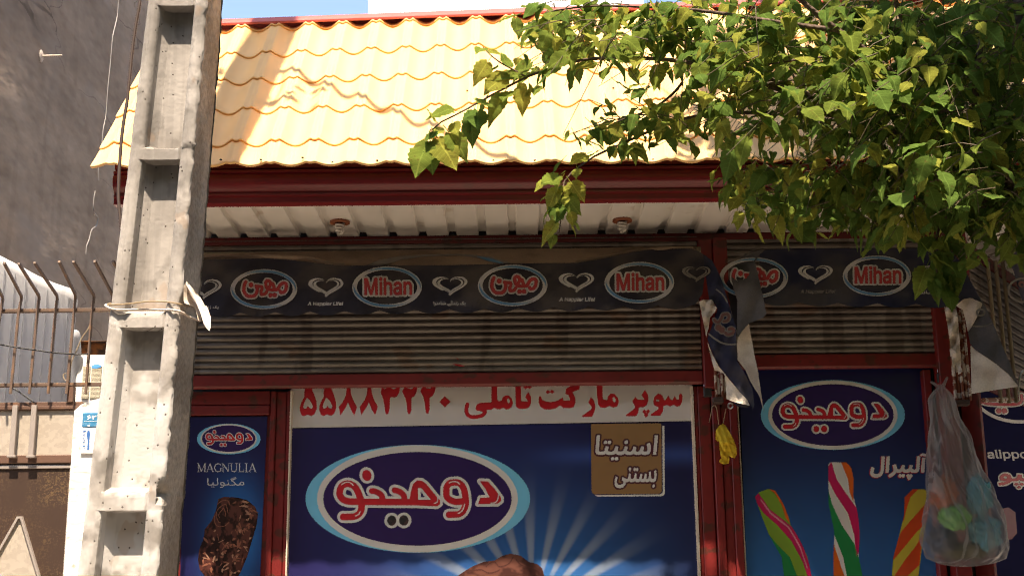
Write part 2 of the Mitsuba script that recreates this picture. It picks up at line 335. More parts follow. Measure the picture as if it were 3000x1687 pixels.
# ---------------------------------------------------------------- lettering
FD = sorted(glob.glob('/opt/blender-*/*/datafiles/fonts/NotoSansArabic*'))[0]
JOIN = {'ب': 0xfe8f, 'پ': 0xfb56, 'ت': 0xfe95, 'س': 0xfeb1, 'ش': 0xfeb5, 'ل': 0xfedd, 'م': 0xfee1, 'ن': 0xfee5, 'ی': 0xfbfc, 'ک': 0xfb8e, 'گ': 0xfb92}
ENDS = {'د': 0xfea9, 'ر': 0xfead, 'ز': 0xfeaf, 'و': 0xfeed, 'ا': 0xfe8d, 'آ': 0xfe81}
def shaped(w):
    out = []
    for i, c in enumerate(w):
        pr = i > 0 and w[i - 1] in JOIN; nx = i + 1 < len(w) and (w[i + 1] in JOIN or w[i + 1] in ENDS)
        if c in JOIN: out.append(chr(JOIN[c] + (3 if pr and nx else 1 if pr else 2 if nx else 0)))
        elif c in ENDS: out.append(chr(ENDS[c] + (1 if pr else 0)))
        else: out.append(c)
    return ''.join(reversed(out))
def lettering(text, box_, font='fa', weight=700, slant=0.0, thin=0.0):
    """outline of a word fitted into the rectangle (u0, v0, u1, v1); fa words are given in reading order, words split by spaces"""
    from PIL import Image, ImageDraw, ImageFont
    if font == 'fa':
        f = ImageFont.truetype(FD, 120); f.set_variation_by_axes([weight, 100]); text = ' '.join(shaped(w) for w in reversed(text.split(' ')))
    else:
        f = ImageFont.truetype(sorted(glob.glob('/opt/blender-*/*/datafiles/fonts/' + font))[0], 120)
    x0, y0, x1, y1 = f.getbbox(text, anchor='ls')
    im = Image.new('L', (x1 - x0 + 8, y1 - y0 + 8)); ImageDraw.Draw(im).text((4 - x0, 4 - y0), text, 255, f, anchor='ls')
    on = np.pad(np.asarray(im) > 127, ((0, 0), (1, 1))).astype(np.int8)
    r, s = np.nonzero(np.diff(on, axis=1) == 1); e = np.nonzero(np.diff(on, axis=1) == -1)[1]
    g = unary_union(shapely.box(s, r, e, r + 1)).buffer(.7).buffer(-.7 - thin).simplify(.6)
    if slant: g = affinity.skew(g, xs=-slant)
    a, b, c, d = g.bounds
    g = affinity.translate(g, -a, -b); g = affinity.scale(g, (box_[2] - box_[0]) / (c - a), (box_[3] - box_[1]) / (d - b), origin=(0, 0))
    return affinity.translate(g, box_[0], box_[1])
def stroke(pts, w, smooth=True):
    p = np.asarray(pts, float)
    if smooth and len(p) > 2: p = spline(p, 6 * len(p))
    return LineString(p).buffer(w / 2)
def ell(cx, cy, rx, ry, rot=0): return affinity.rotate(affinity.scale(Point(0, 0).buffer(1, 48), rx, ry), rot, origin=(0, 0)) if False else affinity.translate(affinity.rotate(affinity.scale(Point(0, 0).buffer(1, 48), rx, ry), rot, origin=(0, 0)), cx, cy)
# the oval ice cream badge, drawn once (centre 0, 0; half width of the dark oval 1)
def badge():
    s = 682.0; C = (1045, 890)
    red = unary_union([
        Polygon([(1497, 767), (1557, 770), (1605, 825), (1650, 890), (1650, 912), (1625, 932), (1483, 932), (1500, 888), (1568, 885), (1535, 820)]),
        stroke([(1388, 905), (1330, 915), (1280, 900), (1254, 865), (1256, 815), (1285, 778), (1330, 774), (1370, 800), (1390, 860), (1395, 920), (1375, 980), (1335, 1006), (1272, 1007)], 46),
        Polygon([(985, 900), (998, 840), (1013, 785), (1045, 757), (1080, 760), (1112, 785), (1162, 848), (1207, 903), (1209, 930), (1185, 946), (1120, 942), (985, 935)]).buffer(6).buffer(-6).difference(Polygon([(1048, 812), (1074, 812), (1142, 898), (1050, 898)])),
        stroke([(1010, 914), (640, 908)], 46, False), stroke([(880, 826), (920, 840), (948, 872), (950, 900)], 42), stroke([(716, 830), (760, 842), (790, 874), (792, 900)], 42),
        stroke([(640, 906), (560, 905), (505, 888), (481, 845), (497, 795), (540, 775), (588, 795), (618, 845), (636, 900), (640, 950), (615, 1000), (565, 1016), (506, 1015)], 48), ell(680, 717, 33, 40, -15)])
    dots = unary_union([ell(857, 1045, 33, 36), ell(945, 1045, 34, 37)])
    white = unary_union([red, dots]).buffer(20)
    n = lambda g: affinity.scale(affinity.translate(g, -C[0], -C[1]), 1 / s, 1 / s, origin=(0, 0))
    return n(red), n(dots), n(white)
B_RED, B_DOTS, B_WHITE = badge()
SHINE = [stroke(p, .012) for p in ([(.86, -.03), (.83, .045), (.78, .055)], [(.50, .06), (.48, .12), (.43, .16)], [(.215, .0), (.21, .035), (.18, .05)], [(-.61, .13), (-.63, .16), (-.66, .175)], [(-.80, -.16), (-.74, -.185), (-.68, -.15)], [(.34, -.165), (.40, -.18), (.45, -.15)])]
# the oval logo on the awnings (centre 0, 0; half width 1)
def script_logo():
    s, C = 590.0, (1288, 892)
    red = unary_union([
        stroke([(1575, 930), (1590, 958), (1630, 950), (1680, 880), (1685, 815), (1650, 786), (1600, 800), (1550, 860), (1510, 905), (1475, 890), (1462, 840), (1446, 800)], 58),
        stroke([(1505, 900), (1440, 908), (1375, 895), (1330, 845), (1322, 780), (1352, 742), (1395, 755), (1408, 800), (1390, 845)], 58),
        stroke([(1338, 935), (1300, 978), (1252, 985), (1236, 940), (1258, 880), (1250, 850), (1190, 842), (1150, 838)], 56), stroke([(1150, 838), (1172, 900), (1150, 970), (1090, 1015), (1020, 1015), (960, 970), (934, 900), (946, 815), (972, 762)], 60), ell(1062, 815, 43, 44)])
    dots = unary_union([ell(1402, 998, 40, 40), ell(1478, 994, 40, 40)])
    red = unary_union([red, dots])
    n = lambda g: affinity.scale(affinity.translate(g, -C[0], -C[1]), 1 / s, 1 / s, origin=(0, 0))
    return n(red), n(red.buffer(27))
L_RED, L_WHITE = script_logo()
def latin_logo():
    g = lettering('Mihan', (-.64, -.27, .70, .22), 'Inter.woff2').buffer(.018)
    return g, g.buffer(.052)
M_RED, M_WHITE = latin_logo()
O_WHITE = ell(0, 0, 1, .595).difference(ell(0, 0, .865, .49))
O_BLUE = ell(0, 0, .965, .565).difference(affinity.rotate(ell(0, 0, .955, .505), 6, origin=(0, 0))).difference(ell(0, 0, .885, .50))
def heart(k, dx=0, dy=0):
    t = np.linspace(0, 2 * np.pi, 90); x = 16 * np.sin(t) ** 3; y = -(13 * np.cos(t) - 5 * np.cos(2 * t) - 2 * np.cos(3 * t) - np.cos(4 * t))
    return Polygon(np.c_[x / 16 * k + dx, y / 17 * k * .66 + dy]).buffer(0)
HEART = unary_union([heart(1).difference(heart(.80, .03, -.02)), heart(.74, .02, .0).difference(heart(.60, .04, -.03))]).difference(Polygon([(-.35, .30), (-.02, .47), (-.10, .56), (-.45, .38)]))
def put(g, cx, cy, s, tilt=-.6): return affinity.translate(affinity.rotate(affinity.scale(g, s, s, origin=(0, 0)), tilt, origin=(0, 0)), cx, cy)
# ---------------------------------------------------------------- setting
obj('road', box(-60, 60, -40, 3.4, -0.3, -0.12), 'm_asphalt'); struct('road', 'dark asphalt street in front of the shops')
obj('pavement', box(-60, 60, 3.4, 40, -0.3, 0.0, 0.02), 'm_ground'); struct('pavement', 'pale sunlit pavement below the shop front')

# unseen building added behind the viewer to block sky light and show in gloss
OB = thing('added_facing_building', 'plain stone building added across the street to block sky light, outside the picture', 'building')
obj('wall', box(-30, 30, -17, -8.5, -0.1, 15.5), 'm_stone', OB)
for i in range(9):
    for j in range(4):
        x = -21 + i * 5.2; z = 1.6 + j * 3.4
        obj('window', box(x, x + 1.7, -8.52, -8.44, z, z + 1.6), 'm_window', OB)

SS = thing('added_side_building', 'plain stone building added out of view on the right to darken the corner reflection', 'building')  # added out of view so the corner poster mirrors something darker than sky
obj('wall', box(8.5, 16, -4, 30, -0.1, 9.0), 'm_stone', SS)
for j in range(2):
    for i in range(6): obj('window', box(8.44, 8.52, 0.5 + i * 4.4, 2.1 + i * 4.4, 1.4 + j * 3.6, 3.0 + j * 3.6), 'm_window', SS)
# distant white building above the roof, and the plastered neighbour
WB = thing('white_building', 'blank white building rising behind the red ridge of the roof', 'building')
xw0, xw1 = X(1079, 20, 24), X(1885, 10, 24)
obj('wall', box(xw0, xw1, 24, 34, 0, 26), 'm_white_wall', WB)
obj('parapet', box(xw0 - 0.1, xw1 + 0.1, 23.9, 34.1, 26.003, 26.4), 'm_white_wall', WB)

NB = thing('plastered_building', 'tall building with a bare grey brown plaster side wall in shade', 'building')
nx0, nx1, ny0, ny1 = -3.30, -3.02, 7.75, 12.6
n_ = 60
gy, gz = np.meshgrid(np.linspace(0, 1, n_), np.linspace(-0.1, 9.5, n_), indexing='ij')
P = np.stack([nx0 + (nx1 - nx0) * gy, ny0 + (ny1 - ny0) * gy, gz], -1)
P[..., 0] += 0.03 * (meshkit.fbm(P.reshape(-1, 3) * 1.3, 4).reshape(n_, n_) - 0.5)
q = [(i * n_ + j, (i + 1) * n_ + j, (i + 1) * n_ + j + 1, i * n_ + j + 1) for i in range(n_ - 1) for j in range(n_ - 1)]
wall = meshkit.arrays((P.reshape(-1, 3), np.array(q)))
obj('wall', trimesh.Trimesh(wall[0], wall[1], process=False), 'm_plaster', NB, smooth=True)
obj('block', box(-8, -3.40, ny0 - 0.05, ny1, -0.1, 9.5), 'm_plaster', NB)
obj('block', box(-3.42, nx1 - 0.02, ny1 - 0.25, ny1 + 0.02, -0.1, 9.48), 'm_plaster', NB)
# a bolt stuck in the wall
nd = np.array([ny1 - ny0, -(nx1 - nx0), 0]); nd /= np.linalg.norm(nd)
def on_wall(u, v, off=0.0): return on_plane(u, v, (nx0, ny0, 0), nd) + nd * off
bp = on_wall(120, 165)
k = tag(obj('wall_bolt', cat_([tube([bp - nd * 0.02, bp + nd * 0.15], 0.007), trimesh.creation.icosphere(2, 0.035).apply_transform(trimesh.transformations.scale_and_translate([0.4, 1, 1.3], bp))]), 'm_board'), 'pale bolt sticking out of the plaster wall at the upper left', 'bolt')
# wires on the wall
w1 = [on_wall(u, v, 0.03) for u, v in ((338, -40), (334, 40), (330, 62), (318, 118), (312, 190), (304, 270), (300, 330), (290, 390), (286, 440), (278, 480), (277, 530))]
tag(obj('thin_wire', tube(spline(w1, 60), 0.0036, 6), 'm_wire_white'), 'thin pale wire hanging down the plaster wall, upper length', 'wire')
w2 = [on_wall(u, v, 0.03) for u, v in ((268, 560), (262, 600), (264, 622), (276, 640), (272, 658), (256, 676), (250, 700), (241, 728), (240, 745))]
tag(obj('thin_wire_001', tube(spline(w2, 40), 0.0036, 6), 'm_wire_white'), 'curled end of thin wire against the plaster wall, above the fence', 'wire')
w3 = [at(u, v, 6.25) for u, v in ((414, -40), (409, 10), (398, 70), (387, 150), (380, 220), (372, 300), (362, 360), (355, 420), (350, 490), (347, 560), (352, 640), (360, 720))]
tag(obj('black_cable', tube(spline(w3, 60), 0.008, 8), 'm_cable_brown'), 'dark brown cable hanging just left of the concrete pole', 'cable')

# ---------------------------------------------------------------- shop building
SB = thing('shop_building', 'single storey corner shop with yellow tile roof and dark red eaves', 'shop')
YE = 6.50                                   # eave line
PITCHR = math.atan(1.106)
rs, rn = np.array([0, math.cos(PITCHR), math.sin(PITCHR)]), np.array([0, -math.sin(PITCHR), math.cos(PITCHR)])
HT = .053; E0 = at(1505, 471, YE) - rn * HT
def roof_s(u, v):
    p = on_plane(u, v, E0 + rn * HT, rn); return float((p - E0) @ rs), float(p[0])
cen = [roof_s(1505, v) for v in (456, 395, 295, 203, 121, 45, 38)]
lef = [roof_s(670, v) for v in (463, 408, 314, 229, 152, 76, 69)]
def row_s(k, x): return lef[k][0] + (x - lef[k][1]) * (cen[k][0] - lef[k][0]) / (cen[k][1] - lef[k][1])
def rp(x, s, h): return np.array([x, E0[1], E0[2]]) + rs * s + rn * h
MOD = 0.2005
prof_d, prof_h = [0, .05, .1, .15, .2, .25, .3, .35, .4, .45, .5], [1.6 * q for q in [.0205, .0222, .0262, .0225, .0175, .0125, .0085, .0050, .0024, .0006, 0]]
def tile_h(t): t = t % 1.0; return np.interp(np.minimum(t, 1 - t), prof_d, prof_h)
def tile(k, t0, t1):
    ts = np.arange(round(t0 * 20), round(t1 * 20) + 1) / 20.0
    V, F = [], []
    for t in ts:
        x = t * MOD; h = tile_h(t); h0 = h; hl = h * (0.5 if k == 0 else 1)
        s1, s0 = row_s(k, x), row_s(k + 1, x) + 0.035 if k < 5 else row_s(5, x) + 0.06
        V += [rp(x, s0, h + 0.001), rp(x, s0 * .5 + s1 * .5, h * .5 + hl * .5 + 0.0075), rp(x, s1 + 0.012, hl + 0.0150), rp(x, s1 + 0.003, hl + 0.0145), rp(x, s1, hl + 0.0115), rp(x, s1 + 0.001, hl + 0.006), rp(x, s1 + 0.010, hl - 0.006)]
    m = 7
    for i in range(len(ts) - 1):
        for j in range(m - 1): F.append((i * m + j, i * m + j + 1, (i + 1) * m + j + 1, (i + 1) * m + j))
    v, f, _ = meshkit.arrays((np.array(V), np.array(F)))
    return trimesh.Trimesh(v, f, process=False)
RF = SB + '__roof'
XL, XR = -10.5, 15.0
for k in range(6):
    edges = [XL] + list(np.arange(-9.5, XR + .01, 1.0))
    for a, b in zip(edges[:-1], edges[1:]): obj('tile', tile(k, a, b), 'm_tile', RF, smooth=50)
# roofing screws on the lowest rows
for u, v in ((646, 460), (763, 459), (886, 457), (972, 456), (1104, 455), (1217, 453), (1355, 451), (1445, 451), (1567, 452), (1914, 448), (2037, 447), (2152, 446), (1369, 264), (1797, 254), (1405, 36), (936, 57)):
    s, x = roof_s(u, v); p = rp(x, s, float(tile_h(x / MOD)) + 0.014)
    m = trimesh.creation.icosphere(2, 0.0062); m.apply_scale([1, 1, 0.8]); m.apply_translation(p); obj('screw', m, 'm_dark' if v > 440 else 'm_rust', RF, smooth=True)
# ridge cap
def loft(secA, secB):
    n = len(secA); V = np.vstack([secA, secB]); F = [(i, n + i, n + i + 1, i + 1) for i in range(n - 1)]
    v, f, _ = meshkit.arrays((V, np.array(F))); return trimesh.Trimesh(v, f, process=False)
def cap_sec(x):
    s = row_s(5, x) + 0.012
    return np.array([rp(x, s + .012, .046), rp(x, s, .050), rp(x, s - .002, .056), rp(x, s + 0.004, .064), rp(x, s + .050, .068), rp(x, s + .060, .066), rp(x, s + .060, .066) + [0, .12, -.03], rp(x, s + .060, .066) + [0, .16, -.2]])
obj('ridge_cap', loft(cap_sec(XL * MOD - .02), cap_sec(XR * MOD)), 'm_ridge', RF, smooth=30)
# body under the roof, side roof past the frame
zs0, zs1 = Z(1505, 588, 6.75), Z(1505, 690, 7.4)
yr = rp(0, row_s(5, 0) + .0, 0)
XS0, XS1 = -1.96, 2.50
obj('wall', extrude_x([(7.58, 0), (7.58, zs1 + .02), (yr[1], yr[2] - .12), (yr[1] + .5, yr[2] - .3), (yr[1] + .5, 0)], XS0, XS1), 'm_dark', SB)
A, B, C_, D_ = rp(XR * MOD, -.01, -.004), rp(XR * MOD, row_s(5, 3.0) + .1, -.004), np.array([4.4, 9.4, E0[2]]), np.array([3.4, 9.2, 5.0])
v, f, _ = meshkit.arrays((np.array([A, C_, D_, B]), np.array([(0, 1, 2, 3)]))); obj('side_slope', trimesh.Trimesh(v, f, process=False), 'm_tile', RF)
# gutter fascia
xf0, xf1 = X(340, 505, 6.70), XR * MOD - 0.05
def zf(v): return Z(1505, v, 6.69)
GP = [(6.675, zf(470)), (6.675, zf(488)), (6.690, zf(490)), (6.690, zf(494)), (6.658, zf(496)), (6.656, zf(502)), (6.665, zf(505)), (6.656, zf(512)), (6.650, zf(522)), (6.652, zf(533)), (6.662, zf(543)), (6.680, zf(551)), (6.692, zf(557)),
      (6.692, zf(561)), (6.682, zf(562)), (6.682, zf(567)), (6.694, zf(570)), (6.696, zf(583)), (6.688, zf(584)), (6.688, zf(588)), (6.750, zf(588)), (6.750, zf(470))]
obj('gutter', extrude_x(GP, xf0, xf1), 'm_gutter', SB, smooth=28)
# soffit of ribbed sheets
def soffit(x0, x1, y0, y1, z0, z1, period, off):
    xs = []
    k0 = math.floor((x0 - off) / period) - 1
    for k in range(k0, k0 + int((x1 - x0) / period) + 4):
        c = off + k * period
        xs += [(c - .024, 0), (c - .019, .026), (c + .019, .026), (c + .024, 0)]
    xs = [p for p in xs if x0 <= p[0] <= x1]
    V = np.array([(x, y, z + h) for x, h in xs for y, z in ((y0, z0), (y1, z1))]); n = len(xs)
    v, f, _ = meshkit.arrays((V, np.array([(2 * i, 2 * i + 1, 2 * i + 3, 2 * i + 2) for i in range(n - 1)])))
    return trimesh.Trimesh(v, f, process=False)
off = X(1500, 588, 6.75)
per = 0.1655
obj('soffit', soffit(xf0 + .01, 2.95, 6.745, 7.40, zs0, zs1, per, off), 'm_soffit', SB)
obj('soffit_beam', box(XS0, XS1 + .02, 7.385, 7.43, zs1 - .045, zs1 + .0, .004), 'm_red', SB)
obj('soffit_filler', box(XS0, 2.9, 7.405, 7.44, zs1 + .002, zs1 + .08), 'm_dark', SB)
# roller shutters
def shutter(u0, v0, u1, v1, vtop, vbar, name):
    """slats between v0 (top) and v1, bottom rail below"""
    R = SB + '__' + name
    Y = 7.40
    x0, x1 = X(u0, 1000, Y), X(u1, 1000, Y)
    um = (u0 + u1) / 2
    zt, zb = Z(um, v0, Y), Z(um, v1, Y); n = round((zt - zb) / (19.0 * (Z(um, 900, Y) - Z(um, 1000, Y)) / 100)); d = (zt - zb) / n
    pr = [(-.000, .02), (-.008, .10), (-.0135, .22), (-.0155, .36), (-.0150, .50), (-.0120, .64), (-.0070, .76), (-.0015, .86), (.0030, .93), (.0030, .99)]
    for i in range(n):
        z0 = zb + i * d
        jy, jz = rng.normal(0, .0011), rng.normal(0, .0010)
        prof = [(Y + y + jy, z0 + t * d + jz * (0 < t < .9)) for y, t in pr] + [(Y + .006, z0 + d * .99), (Y + .006, z0 + d * .02)]
        obj('slat', extrude_x(prof, x0, x1), 'm_slat', R, smooth=40)
    zr0 = Z(um, vbar, Y - .02)
    rail = [(Y - .012, zb - .003), (Y - .022, zb - .008), (Y - .022, zr0 + .012), (Y - .014, zr0), (Y + .01, zr0), (Y + .01, zb - .003)]
    obj('bottom_rail', extrude_x(rail, x0, x1), 'm_red', R, smooth=False)
    return x0, x1, zr0, R
s1 = shutter(515, 692, 2052, 1092, 700, 1131, 'roller_shutter')
s2 = shutter(2122, 692, 2745, 1036, 700, 1078, 'roller_shutter_001')
obj('paint_smear', print_mesh(unary_union([Polygon([(1328, 1066), (1345, 1067), (1362, 1072), (1350, 1073), (1335, 1070)]), Polygon([(1337, 1047), (1342, 1050), (1345, 1056), (1340, 1052)])]), flat(7.380)), 'm_ink_red', s1[3])
# red posts and frames
def post(us, vref, Y0, Y1, z0, z1, m='m_red', name='post', bev=.004):
    return obj(name, box(X(us[0], vref, Y0), X(us[1], vref, Y0), Y0, Y1, z0, z1, bev), m, SB)
zb_, ztop = 0.02, zs1 - .05
post((2046, 2085), 700, 7.335, 7.40, s1[2] - .03, ztop); post((2089, 2129), 700, 7.31, 7.40, s1[2] - .03, ztop)
post((2036, 2046), 1240, 7.44, 7.50, zb_, s1[2] - .004, name='door_frame'); post((2047, 2083), 1240, 7.43, 7.50, zb_, s1[2] - .004, name='door_frame')
post((2088, 2112), 1240, 7.40, 7.50, zb_, s1[2] - .034); post((2113, 2138), 1240, 7.42, 7.50, zb_, s1[2] - .034); post((2139, 2162), 1240, 7.395, 7.50, zb_, s1[2] - .034)
post((2745, 2790), 1000, 7.33, 7.44, zb_, ztop); post((2722, 2744), 1300, 7.42, 7.50, zb_, s2[2] - .004, name='door_frame')
post((790, 806), 1250, 7.452, 7.50, zb_, s1[2] - .004, name='door_frame'); post((808, 838), 1250, 7.468, 7.50, zb_, s1[2] - .004, name='door_frame'); post((839, 851), 1250, 7.456, 7.50, zb_, s1[2] - .004, name='door_frame')
xa, xb = X(530, 1180, 7.44), X(789, 1180, 7.44)
obj('transom', box(xa, xb, 7.45, 7.50, Z(700, 1184, 7.44), s1[2] - .004, .003), 'm_red', SB); obj('transom', box(xa, xb, 7.445, 7.50, Z(700, 1214, 7.44), Z(700, 1186, 7.44), .004), 'm_red', SB)
obj('door_panel', box(xa, xb, 7.475, 7.50, zb_, Z(700, 1216, 7.44)), 'm_red', SB)
# lower panels under the posters, below the picture
obj('kick_panel', box(X(851, 1250, 7.47), X(2034, 1250, 7.47), 7.49, 7.53, 0.02, 1.0), 'm_red', SB); obj('kick_panel', box(X(2166, 1250, 7.47), X(2722, 1250, 7.47), 7.49, 7.53, 0.02, 1.0), 'm_red', SB)
obj('sill', box(XS0, XS1, 7.30, 7.58, -.02, .03), 'm_ground', SB)
# corner side of the shop
CO = np.array([X(2800, 690, 7.42), 7.44, 0]); CD = np.array([0.57, 0.82, 0]); CD /= np.linalg.norm(CD); CN = np.array([CD[1], -CD[0], 0])
def side_box(s0, s1_, o0, o1, z0, z1, m, name, bev=0.0):
    b = box(s0, s1_, -o1, -o0, z0, z1, bev); v = np.array(b.vertices)
    w = CO + CD * v[:, :1] - CN * v[:, 1:2] + np.c_[np.zeros((len(v), 2)), v[:, 2]]
    return obj(name, trimesh.Trimesh(w, b.faces, process=False), m, SB)
side_box(0.02, 3.0, -.4, -.06, 0, zs1 + .1, 'm_dark', 'wall')
side_box(0, .05, -.05, .05, 0, zs1 - .02, 'm_red', 'post', .004); side_box(.10, 1.9, -.05, -.02, 2.9, 3.0, 'm_red', 'transom', .004); side_box(.06, .12, -.05, .02, 0, 3.6, 'm_red', 'door_frame', .004)
side_box(-.02, 3.0, -.06, -.005, zs1 - .06, zs1 - .0, 'm_red', 'soffit_beam')
for i in range(14):
    zz = 3.02 + i * .047
    side_box(.13, 1.9, -.04, -.015, zz, zz + .040, 'm_slat', 'roller_shutter_002__slat', .008)
V = []
ss = np.arange(-.35, 3.0, per)
for s in ss:
    for ds, h in ((-.024, 0), (-.016, .02), (.016, .02), (.024, 0)):
        p = CO + CD * (s + ds) + np.array([0, 0, zs1 + h]); V += [p, p + CN * .80 + np.array([0, 0, -.06])]
v, f, _ = meshkit.arrays((np.array(V), np.array([(2 * i, 2 * i + 1, 2 * i + 3, 2 * i + 2) for i in range(len(V) // 2 - 1)])))
mS = trimesh.Trimesh(v, f, process=False)
obj('soffit', mS, 'm_soffit', SB)

# ---------------------------------------------------------------- concrete utility pole
PO = thing('utility_pole', 'weathered concrete utility pole with ladder like recesses, front left', 'pole')
YP = 5.90
def pole_row(v):
    """left edge, right front edge, right rear edge of the pole at one height"""
    t = v / 1687.0
    return 431 + t * (223 - 431), 607 + t * (459 - 607)
def zrow(z):
    lo, hi = -3000, 2600
    for _ in range(40):
        mid = (lo + hi) / 2
        if Z(400, mid, YP) > z: lo = mid
        else: hi = mid
    return lo
zA, zB = Z(223, 1687, YP), Z(431, 0, YP)
lA, lB = X(223, 1687, YP), X(431, 0, YP); rA, rB = X(459, 1687, YP), X(607, 0, YP)
def lr(z):
    t = (z - zA) / (zB - zA); tt = t if t < 1 else 1 + (t - 1) * .15
    return lA + (lB - lA) * tt, rA + (rB - rA) * tt
ledges = [(z0, z1) for z0, z1 in ((Z(400, 1493, YP), Z(400, 1442, YP)), (Z(400, 957, YP), Z(400, 917, YP)), (Z(400, 466, YP), Z(400, 434, YP)), (Z(400, 15, YP), Z(400, -14, YP)))]
gap = 0.80
zz = ledges[-1][0]
for i in range(10): zz += gap * .84; ledges.append((zz, zz + .05))
zz = ledges[0][0]
for i in range(2): zz -= gap * 1.03; ledges.insert(0, (zz, zz + .1))
def in_ledge(z):
    """0 in a recess, 1 on a rung; rungs have a hard lower edge and a slanting upper one"""
    for a, b in ledges:
        if a <= z <= b: return 1.0
        if b < z < b + .028: return 1 - (z - b) / .028
    return 0.0
zs = sorted(set(list(np.arange(0.0, 10.6, .03)) + [a - .0005 for a, b in ledges] + [a for a, b in ledges] + [b for a, b in ledges] + [b + .014 for a, b in ledges] + [b + .03 for a, b in ledges]))
rows = []
for z in zs:
    l, r = lr(z); w = r - l; t = min(max((z - 1.5) / 2.6, -.6), 1.6)
    D = .102 - .012 * t; le = in_ledge(z)
    d = D * (1 - le) + .012 * le
    fl = w * .225; fr = w * .21; sp = w * .135
    back = .40 - .055 * t
    y = YP
    rows.append([(l, y + back * .5), (l, y + .03), (l + .005, y + .007), (l + .016, y), (l + fl * .60, y), (l + fl * .78, y + min(.004, d * .2)), (l + fl * .93, y + min(.013, d * .4)), (l + fl, y + min(.030, d * .6)), (l + fl + .004, y + d * .70), (l + fl + sp * .85, y + d * .97), (l + fl + sp, y + d),
                 (l + fl + sp + w * .09, y + d), (l + w * .5, y + d), (r - fr - .030, y + d), (r - fr - .016, y + d), (r - fr - .008, y + d * .55), (r - fr, y + min(d, .012)), (r - fr + .008, y + .001), (r - fr * .5, y), (r - .014, y + .001), (r - .004, y + .006), (r, y + .018)])
R_ = np.array([[(x, y, z) for x, y in row] for row, z in zip(rows, zs)])
rough = meshkit.fbm(R_.reshape(-1, 3) * 26, 3, 1).reshape(R_.shape[:2]) - .5
edge = np.zeros(R_.shape[1]); edge[-5:] = 1.2; edge[1:3] = .3
bumpy = meshkit.fbm(R_.reshape(-1, 3) * np.array([11, 11, 17]), 3, 5).reshape(R_.shape[:2]) - .5
fine_ = meshkit.fbm(R_.reshape(-1, 3) * 70, 2, 8).reshape(R_.shape[:2]) - .5
R_[..., 0] += edge * (rough * .010 + bumpy * .012 + fine_ * .010) * np.linspace(-1, 1, R_.shape[1]); R_[..., 1] -= edge * (.020 * bumpy + .006 * fine_)
# knocked off corner
zc = Z(470, 1440, YP); kk = np.exp(-((R_[..., 2] - zc) / .028) ** 2); 
for j in (-1, -2, -3): R_[:, j, 0] -= kk[:, j] * .028; R_[:, j, 1] += kk[:, j] * .05
m_, n_ = R_.shape[:2]
f = [(i * n_ + j, i * n_ + j + 1, (i + 1) * n_ + j + 1, (i + 1) * n_ + j) for i in range(m_ - 1) for j in range(n_ - 1)]
v, f, _ = meshkit.arrays((R_.reshape(-1, 3), np.array(f)))
obj('front', trimesh.Trimesh(v, f, process=False), 'm_concrete', PO, smooth=32)
# right side, back and left side in one rough shell
S = []
for i, z in enumerate(zs):
    l, r = lr(z); t = min(max((z - 1.5) / 2.6, -.6), 1.6); back = .40 - .055 * t
    e = R_[i, -1]
    S.append([e] + [(r - .004 * k / 8, e[1] + (YP + back - e[1]) * k / 8, z) for k in range(1, 9)] + [(l + .01, YP + back, z), (l, YP + back * .5, z)])
S = np.array(S); nz = meshkit.fbm(S.reshape(-1, 3) * 22, 4, 9).reshape(S.shape[:2]) - .5; b2 = meshkit.fbm(S.reshape(-1, 3) * 60, 2, 3).reshape(S.shape[:2]) - .5
for j in range(1, 9): S[:, j, 0] += .015 * nz[:, j] + .008 * b2[:, j]
m_, n_ = S.shape[:2]
f = [(i * n_ + j, i * n_ + j + 1, (i + 1) * n_ + j + 1, (i + 1) * n_ + j) for i in range(m_ - 1) for j in range(n_ - 1)]
v, f, _ = meshkit.arrays((S.reshape(-1, 3), np.array(f)))
obj('rough_side', trimesh.Trimesh(v, f, process=False), 'm_concrete_rough', PO, smooth=True)
l, r = lr(10.57); obj('cap', box(l - .01, r + .01, YP - .01, YP + .33, 10.56, 10.64, .01), 'm_concrete', PO)
# wire turns round the pole
def band(uvy, m, r, label, name='binding_wire'):
    k = numbered(name); obj(k, tube(spline([at(*p) for p in uvy], 50), r, 6), m); tag(k, label, 'wire')
band([(326, 893, 6.1), (322, 903, 5.895), (345, 908, 5.885), (420, 907, 5.93), (480, 908, 5.91), (505, 908, 5.885), (527, 912, 5.893), (545, 922, 5.95), (565, 931, 6.1), (585, 939, 6.28), (560, 936, 6.32), (345, 900, 6.32), (326, 893, 6.1)], 'm_board', .006, 'pale thick wire wound round the concrete pole beside the paper board')
band([(328, 888, 6.1), (324, 893, 5.895), (345, 892, 5.885), (400, 887, 5.91), (440, 883, 5.91), (485, 884, 5.90), (515, 888, 5.885), (530, 891, 5.893), (560, 897, 6.1), (585, 902, 6.29), (560, 900, 6.32), (345, 890, 6.32), (328, 888, 6.1)], 'm_wire_tan', .0035, 'thin tan wire wound round the concrete pole just above the thicker one')
